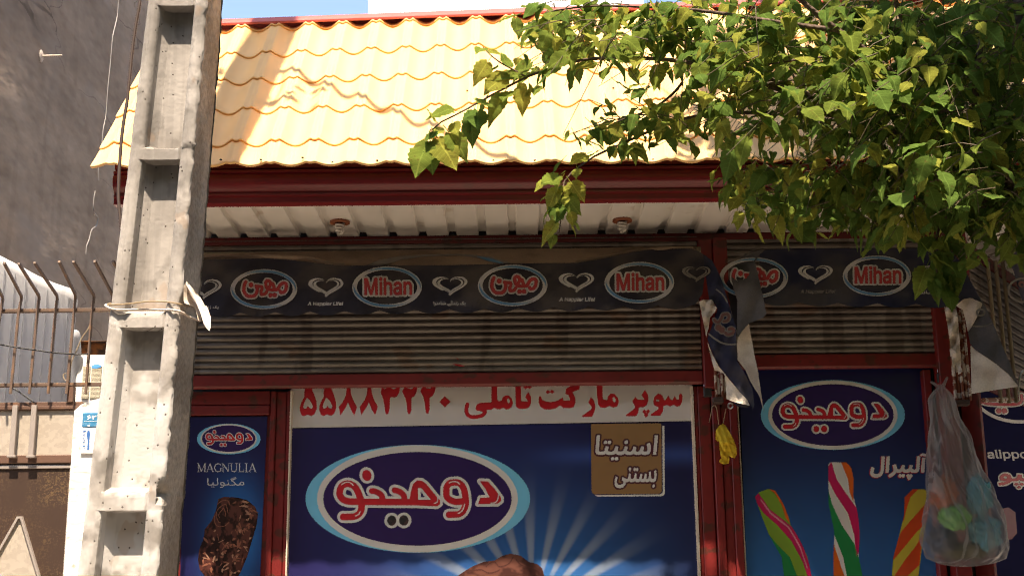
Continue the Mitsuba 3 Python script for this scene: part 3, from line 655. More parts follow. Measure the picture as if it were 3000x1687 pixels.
# torn board wedged under the wires
bo = lambda X_, Y_: (500 + X_ / 6.585, 780 + Y_ / 6.585)
TB = thing('torn_board', 'torn folded white board wedged against the concrete pole', 'board')
ol = [bo(*p) for p in ((300, 290), (330, 310), (590, 620), (660, 760), (735, 860), (775, 985), (770, 1180), (745, 1245), (690, 1190), (640, 1110), (600, 980), (560, 860), (500, 720), (470, 640), (300, 360))]
obj('upper_fold', sheet(ol, [(*bo(300, 290), 5.93), (*bo(590, 620), 5.99), (*bo(600, 980), 5.80), (*bo(775, 985), 5.86), (*bo(745, 1245), 5.72)], 6, lambda q: .006 * np.sin(q[:, 0] / 6)), 'm_board', TB, smooth=True)
ol = [bo(*p) for p in ((295, 300), (250, 380), (250, 650), (270, 715), (360, 740), (460, 795), (490, 860), (530, 1045), (590, 1010), (560, 860), (500, 720), (400, 500))]
obj('lower_fold', sheet(ol, [(*bo(295, 300), 5.93), (*bo(250, 650), 5.91), (*bo(460, 795), 5.94), (*bo(560, 1000), 5.90), (*bo(500, 720), 6.0)], 6), 'm_board', TB, smooth=True)
ol = [bo(*p) for p in ((640, 750), (700, 770), (725, 830), (735, 960), (690, 980), (640, 860))]
obj('flap', sheet(ol, [(*bo(640, 750), 6.02), (*bo(735, 960), 6.0), (*bo(690, 980), 5.98)], 6), 'm_board', TB, smooth=True)

# ---------------------------------------------------------------- neighbour's gate, fence and yard, left
YG = 7.30
def gx(u, v=1400): return X(u, v, YG)
GA = thing('yard_gate', 'dark brown metal gate with beige top panel beside the concrete pole', 'gate')
zg = lambda v, Y=YG: Z(100, v, Y)
xl = -3.2
obj('door_leaf', box(xl, X(205, 1373, YG), YG + .006, YG + .09, 0.05, zg(1372)), 'm_gate', GA)
obj('upper_beam', box(xl, X(243, 1190, YG), YG - .008, YG + .1, zg(1202), zg(1178), .003), 'm_beam', GA); obj('beam_strip', box(xl, X(233, 1190, YG), YG - .016, YG - .009, zg(1200), zg(1190), .002), 'm_beam', GA)
obj('beige_panel', box(xl, X(222, 1260, YG), YG + .0, YG + .06, zg(1333), zg(1203)), 'm_beige', GA)
obj('lower_beam', box(xl, X(212, 1340, YG), YG - .012, YG + .08, zg(1357), zg(1333), .003), 'm_beam', GA)
obj('ledge', box(xl, X(209, 1366, YG), YG - .004, YG + .1, zg(1372), zg(1364), .002), 'm_grey_paint', GA)
xj0, xj1 = X(205, 1373, YG), X(209, 1373, YG)
obj('jamb', box(xj0, xj1, YG - .002, YG + .09, 0.02, zg(1372.5)), 'm_grey_paint', GA)
for i, (u0, v0, u1, v1) in enumerate(((48, 1190, 30, 1338), (103, 1190, 88, 1339))):
    a, b = at(u0, v0, YG - .03), at(u0 - (u0 - 1500) * 0 - 10, v1, YG - .03); x = (a[0] + X((u0 + u1) / 2, (v0 + v1) / 2, YG - .03)) / 2
    obj('bracket', cat_([box(x - .014, x + .014, YG - .043, YG - .023, zg(v1), zg(v0), .002), box(x - .022, x + .024, YG - .047, YG - .013, zg(v1 + 3), zg(v1 - 3), .001)]), 'm_grey_paint', GA)
# pointed raised ornament on the gate
tri = lambda X_, Y_: (X_ / 3.2424, 1240 + Y_ / 3.2424)
O = Polygon([tri(*p) for p in ((-520, 2080), (160, 880), (205, 878), (375, 1449), (580, 2110))]); I_ = O.buffer(-6.5, join_style=2)
gt = GA + '__ornament'
fr = O.difference(I_)
def thick(g, Y0, Y1):
    out = []
    for p in polys(g):
        v, f = trimesh.creation.triangulate_polygon(p, engine='earcut'); n = len(v)
        a, b = at(v[:, 0], v[:, 1], Y0), at(v[:, 0], v[:, 1], Y0); b[:, 1] = Y1
        F = list(f) + [t[::-1] + n for t in f]
        m = trimesh.Trimesh(v, f, process=False); e = m.edges_sorted; eu, cnt = np.unique(e, axis=0, return_counts=True)
        for p_, q_ in eu[cnt == 1]: F += [(p_, q_, q_ + n), (p_, q_ + n, p_ + n)]
        out.append(trimesh.Trimesh(np.vstack([a, b]), np.array(F), process=False))
    return cat_(out)
obj('frame', thick(fr, YG - .02, YG + .05), 'm_grey_paint', gt); obj('plate', thick(I_, YG - .004, YG + .05), 'm_beige', gt)
# white pillar with plates
WP = thing('gate_pillar', 'whitewashed masonry pillar between the brown gate and the pole', 'pillar')
xp0, xp1 = X(212, 1373, YG), X(420, 1373, YG)
zt = zg(1176); 
pil = box(xp0, xp1, YG - .03, YG + .3, 0, zg(1215)); obj('shaft', pil, 'm_whitewash', WP)
tp = trimesh.convex.convex_hull(np.array([(x, y, z) for y in (YG - .03, YG + .3) for x, z in ((xp0, zg(1216)), (X(222, 1205, YG), zg(1207)), (X(243, 1190, YG), zg(1188)), (X(275, 1176, YG), zg(1176)), (X(300, 1170, YG), zg(1170)), (xp1, zg(1168)), (xp1, zg(1216)))]))
obj('broken_top', tp, 'm_whitewash', WP)
def plate(u0, v0, u1, v1, m, label, name):
    k = thing(name, label, 'house number plate' if 'blue enamel' in label else 'sign')
    x0, x1 = X(u0, (v0 + v1) / 2, YG - .03), X(u1, (v0 + v1) / 2, YG - .03)
    obj('plate', box(x0, x1, YG - .042, YG - .0305, zg(v1, YG - .03), zg(v0, YG - .03), .002), m, k); return k
PB = plate(243, 1211, 300, 1252, 'm_blue_plate', 'small blue enamel plate with white digits on the white pillar', 'number_plate')
obj('digits', print_mesh(lettering('۲۶', (255, 1216, 283, 1229)), flat(YG - .0435)), 'm_white_plate', PB)
obj('line', print_mesh(unary_union([sbox(246, 1232.5, 290, 1234), ell(260, 1246, 4, 2.5)]), flat(YG - .0435)), 'm_white_plate', PB)
PW = plate(239, 1256, 292, 1330, 'm_white_plate', 'white plate with blue print under the blue enamel one on the pillar', 'notice_plate')
obj('print', print_mesh(unary_union([Polygon([(256, 1262), (262, 1259), (264, 1270), (262, 1290), (262, 1317), (255, 1317), (257, 1290), (254, 1275)]), Polygon([(243, 1262), (252, 1260), (251, 1264), (244, 1266)])] + [sbox(242 + (i % 2) * 3, 1271 + i * 5.6, 249 - (i % 3), 1274 + i * 5.6) for i in range(8)]), flat(YG - .0435)), 'm_blue_print', PW)

# spiked fence over the gate
FE = thing('spiked_fence', 'brown steel fence with bars bent outward over the gate', 'fence')
fb = [((2, 912), (9, 873), (-30, 790), (-36, 1153)), ((55, 912), (64, 869), (12, 770), (31, 1153)), ((110, 912), (115.5, 868), (55, 772), (86, 1153)), ((163, 912), (168.5, 868), (101, 769), (141, 1153)), ((217.5, 912), (222, 865), (173, 766), (195, 1153)), ((270, 912), (276, 866), (215, 766), (251, 1153)), ((326, 912), (331, 866), (277, 765), (306, 1153)), ((382, 912), (387, 866), (331, 765), (362, 1153))]
YF = YG - .03
def sq(pts, w, rot=None):
    pts = np.asarray(pts, float); V, F = [], []
    for i, p in enumerate(pts):
        d = pts[min(i + 1, len(pts) - 1)] - pts[max(i - 1, 0)]; d /= np.linalg.norm(d)
        a = np.array([1.0, 0, 0]); b = np.cross(d, a); b /= np.linalg.norm(b); k = w / 2
        V += [p + a * k + b * k, p - a * k + b * k, p - a * k - b * k, p + a * k - b * k]
    for i in range(len(pts) - 1):
        for j in range(4): F.append((i * 4 + j, i * 4 + (j + 1) % 4, i * 4 + 4 + (j + 1) % 4, i * 4 + 4 + j))
    F += [(3, 2, 1, 0), (len(V) - 4, len(V) - 3, len(V) - 2, len(V) - 1)]
    v, f, _ = meshkit.arrays((np.array(V), np.array(F))); m = trimesh.Trimesh(v, f, process=False); m.fix_normals(); return m
for (ra, be, ti, bo_) in fb:
    a, b, c = at(*bo_, YF), at(*be, YF), at(*ti, YF - .33)
    obj('bar', sq([a, at(*ra, YF), b - (b - a) * .02, b + (c - b) * .03, c], .0128), 'm_bar', FE)
x0f, x1f = -3.2, X(420, 912, YG)
for v0, v1 in ((906, 916), (1123, 1133)): obj('rail', box(x0f, x1f, YG - .018, YG + .012, zg(v1, YG), zg(v0, YG), .002), 'm_bar', FE)
obj('fence_post', box(X(200, 1155, YG), X(217, 1155, YG), YG - .017, YG + .025, zg(1179), zg(1134)), 'm_beam', FE)
tag(obj('thick_wire', tube(spline([at(u, v, YG - .055) for u, v in ((-60, 1000), (0, 1009), (60, 1019), (110, 1026), (160, 1033), (205, 1036), (228, 1038), (258, 1037))], 40), .0042, 6), 'm_cable'), 'black wire strung across the fence bars', 'wire')
tag(obj('loose_cord', tube(spline([at(u, v, YG - .02) for u, v in ((272, 905), (262, 955), (240, 990), (225, 1025), (210, 1060), (205, 1090), (202, 1118), (190, 1112), (185, 1100), (195, 1092))], 50), .003, 6), 'm_wire_tan'), 'loose tan cord looping from the fence rail down to the post', 'cord')
tag(obj('barbed_wire', tube(spline([at(u, v, YG - .03) for u, v in ((38, 1137), (60, 1150), (78, 1163), (100, 1179))], 14), .0045, 6), 'm_cable'), 'short dark wire slanting from the lower fence rail to the gate beam', 'wire')

# white sheet canopy in the yard
CA = thing('sheet_canopy', 'white weathered sheet canopy with sunlit sloping top behind the fence', 'canopy')
tops = [(-200, 650), (0, 741), (60, 772), (110, 800), (160, 822), (205, 837), (222, 850), (228, 872)]
V = []
yt = [7.72, 7.80, 7.83, 7.86, 7.88, 7.90, 7.93, 7.97]
for (u, v), y in zip(tops, yt):
    vb = 1176; pt = at(u, v, y); 
    for k in range(14):
        t = k / 13
        ro = ((.12, -.03), (.06, -.004), (.02, -.008), (.002, -.03), (-.010, -.072))
        if k < 5: q_ = pt + np.array([0, ro[k][0], ro[k][1]])
        else:
            q = (k - 4) / 9; z_ = pt[2] - .080; q_ = np.array([pt[0], pt[1] - .012 + .62 * q, z_ - (z_ - 2.15) * q])
        q_[0] = pt[0] * q_[1] / pt[1] * (1 + .004 * t); V.append(q_)
V = np.array(V).reshape(len(tops), 14, 3)
V[:, 2:, 1] += .014 * (meshkit.fbm(V[:, 2:].reshape(-1, 3) * 5, 4).reshape(len(tops), 12) - .5)
f = [(i * 14 + j, i * 14 + j + 1, (i + 1) * 14 + j + 1, (i + 1) * 14 + j) for i in range(len(tops) - 1) for j in range(13)]
v, f, _ = meshkit.arrays((V.reshape(-1, 3), np.array(f)))
obj('sheet', trimesh.Trimesh(v, f, process=False), 'm_canopy', CA, smooth=40)
for i in range(7):
    u = 20 + i * 31
    V_ = V[:, :, 0]; j = np.interp(u, [p[0] for p in tops], np.arange(len(tops))); i0 = int(min(j, len(tops) - 2)); w = j - i0
    line = V[i0] * (1 - w) + V[i0 + 1] * w + np.array([0, -.004, 0])
    obj('seam', tube(line[4:], .0022, 5), 'm_canopy', CA)
obj('rolled_end', tube([at(223, 966, 7.945), at(222.5, 968, 7.945), at(222, 973, 7.947), at(222, 985, 7.95), at(224, 1040, 8.0), at(222, 1100, 8.05), at(220, 1172, 8.1)], [.004, .014, .022, .028, .028, .028, .028], 14), 'm_canopy', CA, smooth=50)
RB = tag(obj('rusty_beam', cat_([box(X(190, 1020, 8.8), X(520, 1020, 8.8), 8.8, 8.9, Z(250, 1036, 8.8), Z(250, 1006, 8.8), .004), box(X(190, 1020, 8.8), X(520, 1020, 8.8), 8.74, 8.9, Z(250, 1006, 8.8) + .001, Z(250, 1003, 8.8), .002)]), 'm_rust'), 'rusty brown steel beam above the white cooling unit in the yard', 'beam')
AC = thing('cooling_unit', 'white outdoor air conditioner with louvred front behind the fence', 'air conditioner')
YA = 8.02
obj('case', box(X(221, 1100, YA), X(520, 1100, YA), YA, YA + .35, Z(260, 1182, YA), Z(260, 1039, YA), .012), 'm_white_metal', AC, smooth=False)
for c, (ua, ub) in enumerate(((242, 263), (267, 296), (300, 330))):
    obj('grille', box(X(ua, 1120, YA), X(ub, 1120, YA), YA - .0035, YA - .001, Z(260, 1168, YA), Z(260, 1073, YA)), 'm_louver_dark', AC)
    for i in range(25):
        v = 1074 + i * 3.75
        obj('louvre', box(X(ua, 1120, YA), X(ub, 1120, YA), YA - .012, YA - .004, Z(260, v + 2.1, YA), Z(260, v, YA)), 'm_louver', AC)
obj('sticker', print_mesh(unary_union([ell(281, 1073, 13, 6, -8), sbox(272, 1070, 296, 1076)]), flat(YA - .0145)), 'm_sticker', AC)
obj('stand', box(X(221, 1100, YA), X(520, 1100, YA), YA + .02, YA + .33, 1.2, Z(260, 1183, YA)), 'm_white_wall', AC)

# ---------------------------------------------------------------- posters and lettering strip
FP = 7.48
def L(k): return flat(FP - .0016 * k)
def quad(*p): return Polygon(p)
def backing(poly, Y, m, k, th=.012):
    return obj('panel', thick(poly, Y, Y + th), m, k)
def print_badge(k, cx, cy, rin, place, cy_out, wh, cy_el, dots_m='m_ink_red', shine=True):
    """cy_out, wh, cy_el: (cx, cy, rx, ry) of the cyan, white and navy ovals in the photograph"""
    O = 'oval_badge'; kk = k + '__' + O
    obj('cyan_oval', print_mesh(ell(*cy_out), place(1)), 'm_ink_cyan', kk); obj('white_oval', print_mesh(ell(*wh), place(2)), 'm_ink_white', kk); obj('navy_oval', print_mesh(ell(*cy_el), place(3)), 'm_ink_navy', kk)
    obj('letter_outline', print_mesh(put(B_WHITE, cx, cy, rin), place(4)), 'm_ink_white', kk); obj('red_lettering', print_mesh(put(B_RED, cx, cy, rin), place(5)), 'm_ink_red', kk); obj('letter_dots', print_mesh(put(B_DOTS, cx, cy, rin), place(5)), dots_m, kk)
    if shine: obj('letter_highlight', print_mesh(unary_union([put(g, cx, cy, rin) for g in SHINE]), place(6)), 'm_ink_white', kk)
# white strip with the shop name and telephone number
ST = thing('lettering_strip', 'white strip with red shop name and telephone number above the large poster', 'sign')
backing(quad((853, 1100), (853, 1253), (2027, 1232), (2026, 1085)), FP, 'm_ink_strip', ST)
def dg(p, ox=0, oy=0): return Polygon([(840 + (x + ox) / 4.2933, 1110 + (y + oy) / 4.2933) for x, y in p])
def wd(p): return Polygon([(1400 + x / 3.903, 1110 + y / 3.903) for x, y in p])
five = dg([(235, 95), (300, 95), (345, 190), (375, 290), (378, 370), (350, 440), (310, 465), (265, 445), (220, 465), (185, 450), (165, 400), (165, 350), (185, 290), (225, 215), (218, 185)]).difference(dg([(255, 230), (300, 280), (330, 340), (320, 370), (295, 370), (268, 340), (240, 372), (215, 370), (207, 345), (225, 290)]))
eight = dg([(755, 95), (795, 95), (812, 200), (845, 280), (885, 350), (850, 455), (810, 390), (790, 340), (772, 290), (740, 360), (700, 420), (675, 455), (655, 350), (710, 280), (745, 200)])
three = dg([(1200, 100), (1230, 125), (1265, 108), (1310, 108), (1345, 130), (1390, 104), (1422, 95), (1415, 170), (1385, 220), (1350, 232), (1310, 225), (1297, 240), (1295, 360), (1280, 430), (1258, 448), (1240, 420), (1228, 330), (1210, 240), (1180, 165)])
two_ = dg([(1485, 95), (1530, 118), (1575, 125), (1605, 95), (1642, 95), (1635, 160), (1605, 215), (1568, 240), (1568, 380), (1552, 435), (1535, 442), (1518, 415), (1508, 310), (1490, 230), (1450, 155)])
dia = lambda x, y, r: wd([(x, y - r), (x + r, y), (x, y + r), (x - r, y)])
ho = lambda x, y, rx, ry, a=0: ell(1400 + x / 3.903, 1110 + y / 3.903, rx / 3.903, ry / 3.903, a)
sh = lambda g, du, dv: affinity.translate(g, du, dv)
digits = [five, sh(five, 57, -.6), eight, sh(eight, 61, -1), three, two_, sh(two_, 53.5, -1), dg([(1988, 215), (2060, 283), (1990, 355), (1920, 285)])]
for g in digits: obj('digit', print_mesh(g.buffer(.8).buffer(-.8), L(1)), 'm_ink_red', ST)
words = [unary_union([wd([(155, 60), (218, 60), (222, 235), (245, 255), (275, 240), (285, 205), (320, 185), (360, 190), (390, 230), (402, 275), (385, 320), (350, 345), (320, 345), (290, 325), (255, 345), (220, 345), (190, 325), (150, 350), (100, 350), (60, 330), (20, 330), (0, 320), (0, 290), (60, 270), (120, 265), (155, 265)]).difference(ho(350, 248, 15, 28, -12)),
             stroke([(1370, 1184), (1366, 1200), (1370, 1214), (1386, 1221), (1404, 1219), (1418, 1212), (1421, 1204), (1410, 1199), (1399, 1196), (1401, 1189), (1412, 1185)], 11)]),
         unary_union([wd([(425, 60), (490, 60), (495, 250), (575, 255), (540, 205), (575, 145), (608, 200), (608, 270), (590, 320), (550, 338), (470, 340), (435, 310)]), dia(545, 92, 26), dia(592, 90, 26)]),
         unary_union([wd([(700, 200), (722, 195), (735, 235), (770, 255), (830, 262), (900, 250), (945, 225), (970, 205), (980, 245), (1060, 245), (1035, 180), (1000, 170), (1005, 110), (1060, 80), (1165, 76), (1160, 115), (1080, 150), (1110, 200), (1118, 260), (1095, 320), (1050, 332), (980, 330), (940, 300), (900, 330), (830, 348), (760, 345), (710, 310), (695, 260)]), dia(800, 147, 26), dia(848, 145, 26)]),
         unary_union([wd([(1295, 205), (1330, 250), (1345, 310), (1335, 370), (1305, 430), (1200, 432), (1190, 420), (1290, 350), (1305, 320), (1262, 265)]), wd([(1355, 50), (1425, 50), (1428, 230), (1480, 240), (1485, 200), (1520, 165), (1560, 168), (1600, 210), (1612, 260), (1595, 310), (1550, 328), (1505, 305), (1460, 328), (1405, 325), (1375, 290), (1365, 200)]).difference(ho(1558, 235, 17, 30, -15))]),
         unary_union([wd([(1912, 122), (1945, 180), (1950, 240), (1930, 300), (1890, 320), (1840, 325), (1835, 380), (1805, 425), (1700, 422), (1692, 410), (1785, 340), (1800, 310), (1765, 255), (1800, 198), (1830, 235), (1910, 235), (1870, 185)]), dia(1902, 371, 26), dia(1946, 370, 26), dia(1925, 413, 26),
             wd([(2020, 200), (2060, 165), (2100, 175), (2120, 215), (2130, 240), (2150, 235), (2180, 185), (2205, 235), (2225, 240), (2250, 190), (2275, 235), (2300, 230), (2300, 180), (2325, 160), (2340, 200), (2335, 260), (2310, 305), (2275, 315), (2240, 290), (2200, 315), (2165, 295), (2120, 310), (2115, 370), (2085, 418), (1980, 418), (1972, 405), (2060, 345), (2065, 320), (2015, 300), (2005, 250)]).difference(ho(2055, 242, 22, 10))])]
for g in words: obj('word', print_mesh(g.buffer(1.2).buffer(-1.2), L(1)), 'm_ink_red', ST)
# large poster
PM = thing('large_poster', 'large dark blue ice cream poster with red lettering in an oval', 'poster')
backing(quad((853, 1255), (826, 1900), (2068, 1900), (2027, 1234)), FP, 'm_poster_main', PM)
print_badge(PM, 1223, 1460, 276, L, (1224, 1460, 329, 158), (1223, 1460, 294, 157), (1223, 1460, 276, 137), 'm_ink_black')
tp = lambda x, y: (1600 + x / 2.469, 1100 + y / 2.469)
def rr(x0, y0, x1, y1, r): return sbox(x0 + r, y0 + r, x1 - r, y1 - r).buffer(r)
tagp = affinity.rotate(unary_union([rr(1732, 1240, 1938, 1446, 11), sbox(1732, 1240, 1938, 1400)]), -.5).intersection(Polygon([(1700, 1238.5), (2000, 1233.5), (2000, 1500), (1700, 1500)]))
obj('tag_border', print_mesh(affinity.translate(tagp, 9, 7).intersection(Polygon([(1700, 1238.5), (2000, 1233.5), (2000, 1500), (1700, 1500)])).difference(affinity.translate(tagp, 3, 2)), L(1)), 'm_ink_white', PM); obj('tan_tag', print_mesh(tagp, L(2)), 'm_ink_tan', PM)
w_a, w_b = lettering('اسنیتا', (1745, 1275, 1927, 1347), weight=560, slant=7), lettering('بستنی', (1801, 1369, 1923, 1428), weight=560, slant=7)
for g in (w_a, w_b): obj('brown_outline', print_mesh(g.buffer(5.5), L(3)), 'm_ink_brown', PM); obj('white_word', print_mesh(g.buffer(.8), L(4)), 'm_ink_white', PM)
c2 = lambda x, y: (800 + x / 2.469, 1100 + y / 2.469)
ice = Polygon([c2(*p) for p in ((1250, 1560), (1330, 1449), (1380, 1415), (1440, 1378), (1520, 1345), (1600, 1335), (1660, 1300), (1720, 1285), (1790, 1300), (1850, 1345), (1910, 1360), (1945, 1390), (1962, 1449), (1990, 1700), (1850, 1900), (1400, 1900))])
obj('ice_cream', print_mesh(ice.buffer(3).buffer(-3), L(1)), 'm_ink_milk', PM)
for p in ([(1540, 1380), (1600, 1345), (1640, 1380), (1700, 1360), (1735, 1310)], [(1420, 1420), (1500, 1400), (1560, 1425), (1640, 1400)], [(1760, 1330), (1800, 1370), (1880, 1390), (1940, 1420)]): obj('ice_cream_fold', print_mesh(stroke([c2(*q) for q in p], 3), L(2)), 'm_ink_milk_dark', PM)
# narrow left poster
PS = thing('narrow_poster', 'narrow blue poster of a nut covered chocolate ice cream bar', 'poster')
FPS = 7.462
LS = lambda k: flat(FPS - .0016 * k)
bl = lambda x, y: (x / 2.469, 1100 + y / 2.469)
backing(quad((540, 1221), (522, 1900), (752, 1900), (783, 1219)), FPS, 'm_poster_small', PS)
print_badge(PS, 670, 1284, 78, LS, (670, 1285, 93, 45), (670, 1284.5, 82.5, 43.5), (670, 1284, 78, 38.5), shine=False)
SER = []
def serif(ch, x, w, y0=1357, y1=1381):
    t, th = 1.5, 3.2; h = y1 - y0; g = []
    bar = lambda a, b, c, d, ww: g.append(LineString([(x + a * w, y0 + b * h), (x + c * w, y0 + d * h)]).buffer(ww / 2, cap_style=2))
    ser = lambda a, b, k=.17: bar(a - k, b, a + k, b, 1.1)
    if ch == 'M': bar(.14, 0, .14, 1, t); bar(.14, 0, .5, .95, th); bar(.5, .95, .86, 0, t); bar(.86, 0, .86, 1, th); ser(.14, 1, .12); ser(.86, 1, .12); ser(.1, 0, .1); ser(.9, 0, .1)
    if ch == 'A': bar(.12, 1, .5, 0, t); bar(.5, 0, .88, 1, th); bar(.27, .66, .73, .66, 1.2); ser(.12, 1, .13); ser(.88, 1, .13)
    if ch == 'G': g.append(stroke([(x + w * a, y0 + h * b) for a, b in ((.9, .2), (.7, .03), (.45, .02), (.2, .2), (.1, .5), (.2, .8), (.45, .98), (.7, .97), (.88, .85))], 2.4)); bar(.86, .58, .86, .92, th); ser(.84, .56, .15)
    if ch == 'N': bar(.16, 0, .16, 1, t); bar(.14, 0, .84, .98, th); bar(.84, 0, .84, 1, t); ser(.16, 1, .14); ser(.84, 0, .14); ser(.1, 0, .1)
    if ch == 'U': g.append(stroke([(x + w * a, y0 + h * b) for a, b in ((.18, .02), (.18, .6), (.26, .88), (.5, .98), (.74, .9), (.82, .6), (.82, .02))], 2.3)); ser(.18, 0); ser(.82, 0)
    if ch == 'L': bar(.25, 0, .25, 1, th); bar(.1, 1, .9, .985, 1.3); bar(.9, .99, .92, .72, 1.2); ser(.25, 0)
    if ch == 'I': bar(.5, 0, .5, 1, th); ser(.5, 0, .4); ser(.5, 1, .4)
    return unary_union(g)
xs = 577
for ch, w in zip('MAGNULIA', (27, 22.5, 23, 24, 23.5, 19, 12, 23)): obj('silver_letter', print_mesh(serif(ch, xs, w), LS(1)), 'm_ink_silver', PS); xs += w
obj('silver_word', print_mesh(lettering('مگنولیا', (607, 1396, 716, 1428), weight=380), LS(1)), 'm_ink_silver', PS)
bar_ = Polygon([bl(*p) for p in ((1580, 890), (1620, 875), (1720, 880), (1790, 900), (1845, 945), (1866, 1000), (1855, 1080), (1820, 1200), (1790, 1300), (1740, 1420), (1690, 1500), (1600, 1540), (1500, 1470), (1445, 1400), (1432, 1330), (1440, 1260), (1475, 1170), (1480, 1110), (1530, 1050), (1560, 980))]).buffer(4).buffer(-4)
obj('chocolate_bar', print_mesh(bar_, LS(1)), 'm_ink_choc', PS)
for k_ in range(3): obj('swirl', print_mesh(affinity.rotate(LineString([(bl(1610, 1000)[0] + (24 - k_ * 8) * math.cos(a) + 2 * math.sin(3 * a + k_), bl(1610, 1000)[1] + (40 - k_ * 12) * math.sin(a) + 2.5 * math.cos(2 * a)) for a in np.linspace(.4 + k_, 5.4 + .5 * k_, 40)]), 14).buffer(1.0).intersection(bar_.buffer(-1)), LS(2)), 'm_ink_nut', PS)
r2 = np.random.default_rng(3); nuts = []
while len(nuts) < 95:
    x, y = r2.uniform(1440, 1860), r2.uniform(900, 1480); c_ = Point(*bl(x, y))
    if not bar_.buffer(-5).contains(c_) or (abs(x - 1605) < 90 and y < 1110): continue
    a, l_, w_ = r2.uniform(0, 180), r2.uniform(3.5, 13), r2.uniform(1.2, 4.2)
    nuts.append(affinity.rotate(affinity.translate(Polygon([(-l_, -w_ * .4), (-l_ * .3, -w_), (l_, -w_ * .2), (l_ * .6, w_ * .8), (-l_ * .5, w_)]), c_.x, c_.y), a))
for i, g in enumerate(nuts): obj('nut', print_mesh(g, LS(2 + .4 * (i % 2))), 'm_ink_nut' if i % 3 else 'm_ink_nut_pale', PS)
# right poster with twisted ice lollies
PR = thing('lolly_poster', 'dark blue poster of three twisted striped ice lollies right of the red post', 'poster')
backing(quad((2164, 1060), (2196, 1900), (2756, 1900), (2723, 1060)), FP, 'm_poster_right', PR)
print_badge(PR, 2440, 1215, 178, L, (2440, 1215, 211, 102), (2440, 1215, 189.5, 101), (2440, 1215, 178, 90))
r4 = lambda p: Polygon([(2200 + x / 2.109, 1000 + y / 2.109) for x, y in p]).buffer(.01)
sm = lambda g: g.buffer(2.5).buffer(-5).buffer(2.5)
lol1 = sm(r4([(25, 960), (50, 930), (110, 908), (150, 920), (200, 1000), (235, 1090), (245, 1130), (300, 1220), (350, 1330), (375, 1449), (400, 1900), (230, 1900), (205, 1449), (190, 1330), (110, 1190), (60, 1060)]))
lol2 = sm(r4([(478, 760), (490, 745), (590, 745), (620, 780), (635, 850), (632, 950), (660, 1060), (672, 1180), (665, 1330), (690, 1449), (700, 1900), (520, 1900), (510, 1449), (510, 1330), (515, 1170), (480, 1000)]))
lol3 = sm(r4([(950, 960), (1000, 910), (1070, 912), (1110, 930), (1110, 1000), (1085, 1100), (1060, 1240), (1035, 1449), (1030, 1900), (850, 1900), (870, 1449), (880, 1330), (920, 1180), (945, 1080)]))
def lolly(shape, base, stripes):
    k = PR + '__lolly'; i = 1
    while any(s.startswith(k + '__') for s in scene): k = PR + f'__lolly_{i:03d}'; i += 1
    obj('ice', print_mesh(shape, L(1)), base, k)
    for m, pts in stripes:
        g = r4(pts).buffer(3).buffer(-3).intersection(shape)
        if g.area > 1: obj('stripe', print_mesh(g, L(2 + (.5 if m == 'm_ink_pinkline' else 0))), m, k)
lolly(lol1, 'm_ink_green', [('m_ink_pink', [(25, 960), (45, 935), (80, 980), (110, 1030), (200, 1100), (250, 1140), (310, 1230), (360, 1370), (380, 1460), (350, 1449), (320, 1360), (250, 1230), (160, 1130), (80, 1060), (35, 1000)]), ('m_ink_orange', [(100, 900), (155, 915), (210, 1000), (242, 1125), (215, 1090), (190, 1010), (150, 940)]),
    ('m_ink_green_dark', [(110, 1190), (160, 1250), (240, 1330), (290, 1460), (205, 1460), (190, 1330)]), ('m_ink_pinkline', [(55, 975), (120, 1065), (230, 1150), (300, 1270), (345, 1400), (352, 1398), (306, 1262), (236, 1142), (128, 1058), (62, 972)])])
lolly(lol2, 'm_ink_white', [('m_ink_pink', [(474, 780), (496, 740), (530, 850), (590, 940), (655, 1030), (678, 1150), (672, 1290), (650, 1330), (640, 1200), (600, 1060), (520, 940), (476, 850)]), ('m_ink_orange', [(555, 740), (600, 742), (628, 790), (640, 850), (632, 990), (610, 930), (600, 850)]),
    ('m_ink_green_dark', [(474, 900), (500, 1000), (560, 1130), (640, 1250), (685, 1400), (700, 1480), (600, 1480), (570, 1330), (510, 1180), (478, 1000)]), ('m_ink_orange', [(505, 1230), (525, 1290), (560, 1400), (590, 1480), (500, 1480)])])
lolly(lol3, 'm_ink_yellow', [('m_ink_orange_red', [(945, 960), (1000, 905), (1040, 905), (985, 960), (960, 1040), (940, 1120)]), ('m_ink_orange_red', [(1120, 940), (1080, 1000), (1000, 1090), (930, 1170), (880, 1280), (870, 1360), (930, 1290), (1020, 1180), (1085, 1110)]), ('m_ink_orange_red', [(1060, 1190), (1020, 1260), (950, 1350), (890, 1440), (870, 1560), (940, 1470), (1040, 1380)])])
w_c = lettering('آلپیرال', (2550, 1328, 2716, 1404), weight=640, slant=6)
obj('red_outline', print_mesh(affinity.translate(w_c.buffer(2.4), -1.2, 1.0), L(1)), 'm_ink_red', PR); obj('white_word', print_mesh(w_c.buffer(1.3), L(2)), 'm_ink_white', PR)
# aluminium edge strips beside the posters
for j, (ua, ub, va, vb) in enumerate(((849, 853, 1250, 1250), (2028, 2034, 1240, 1240), (2162, 2165, 1240, 1240), (2719, 2723, 1200, 1200))):
    b = box(X(ua, va, 7.44), X(ub, va, 7.44), 7.43, 7.49, .9, (s2 if j > 1 else s1)[2] - .004); obj('trim_strip', b, 'm_trim', SB)
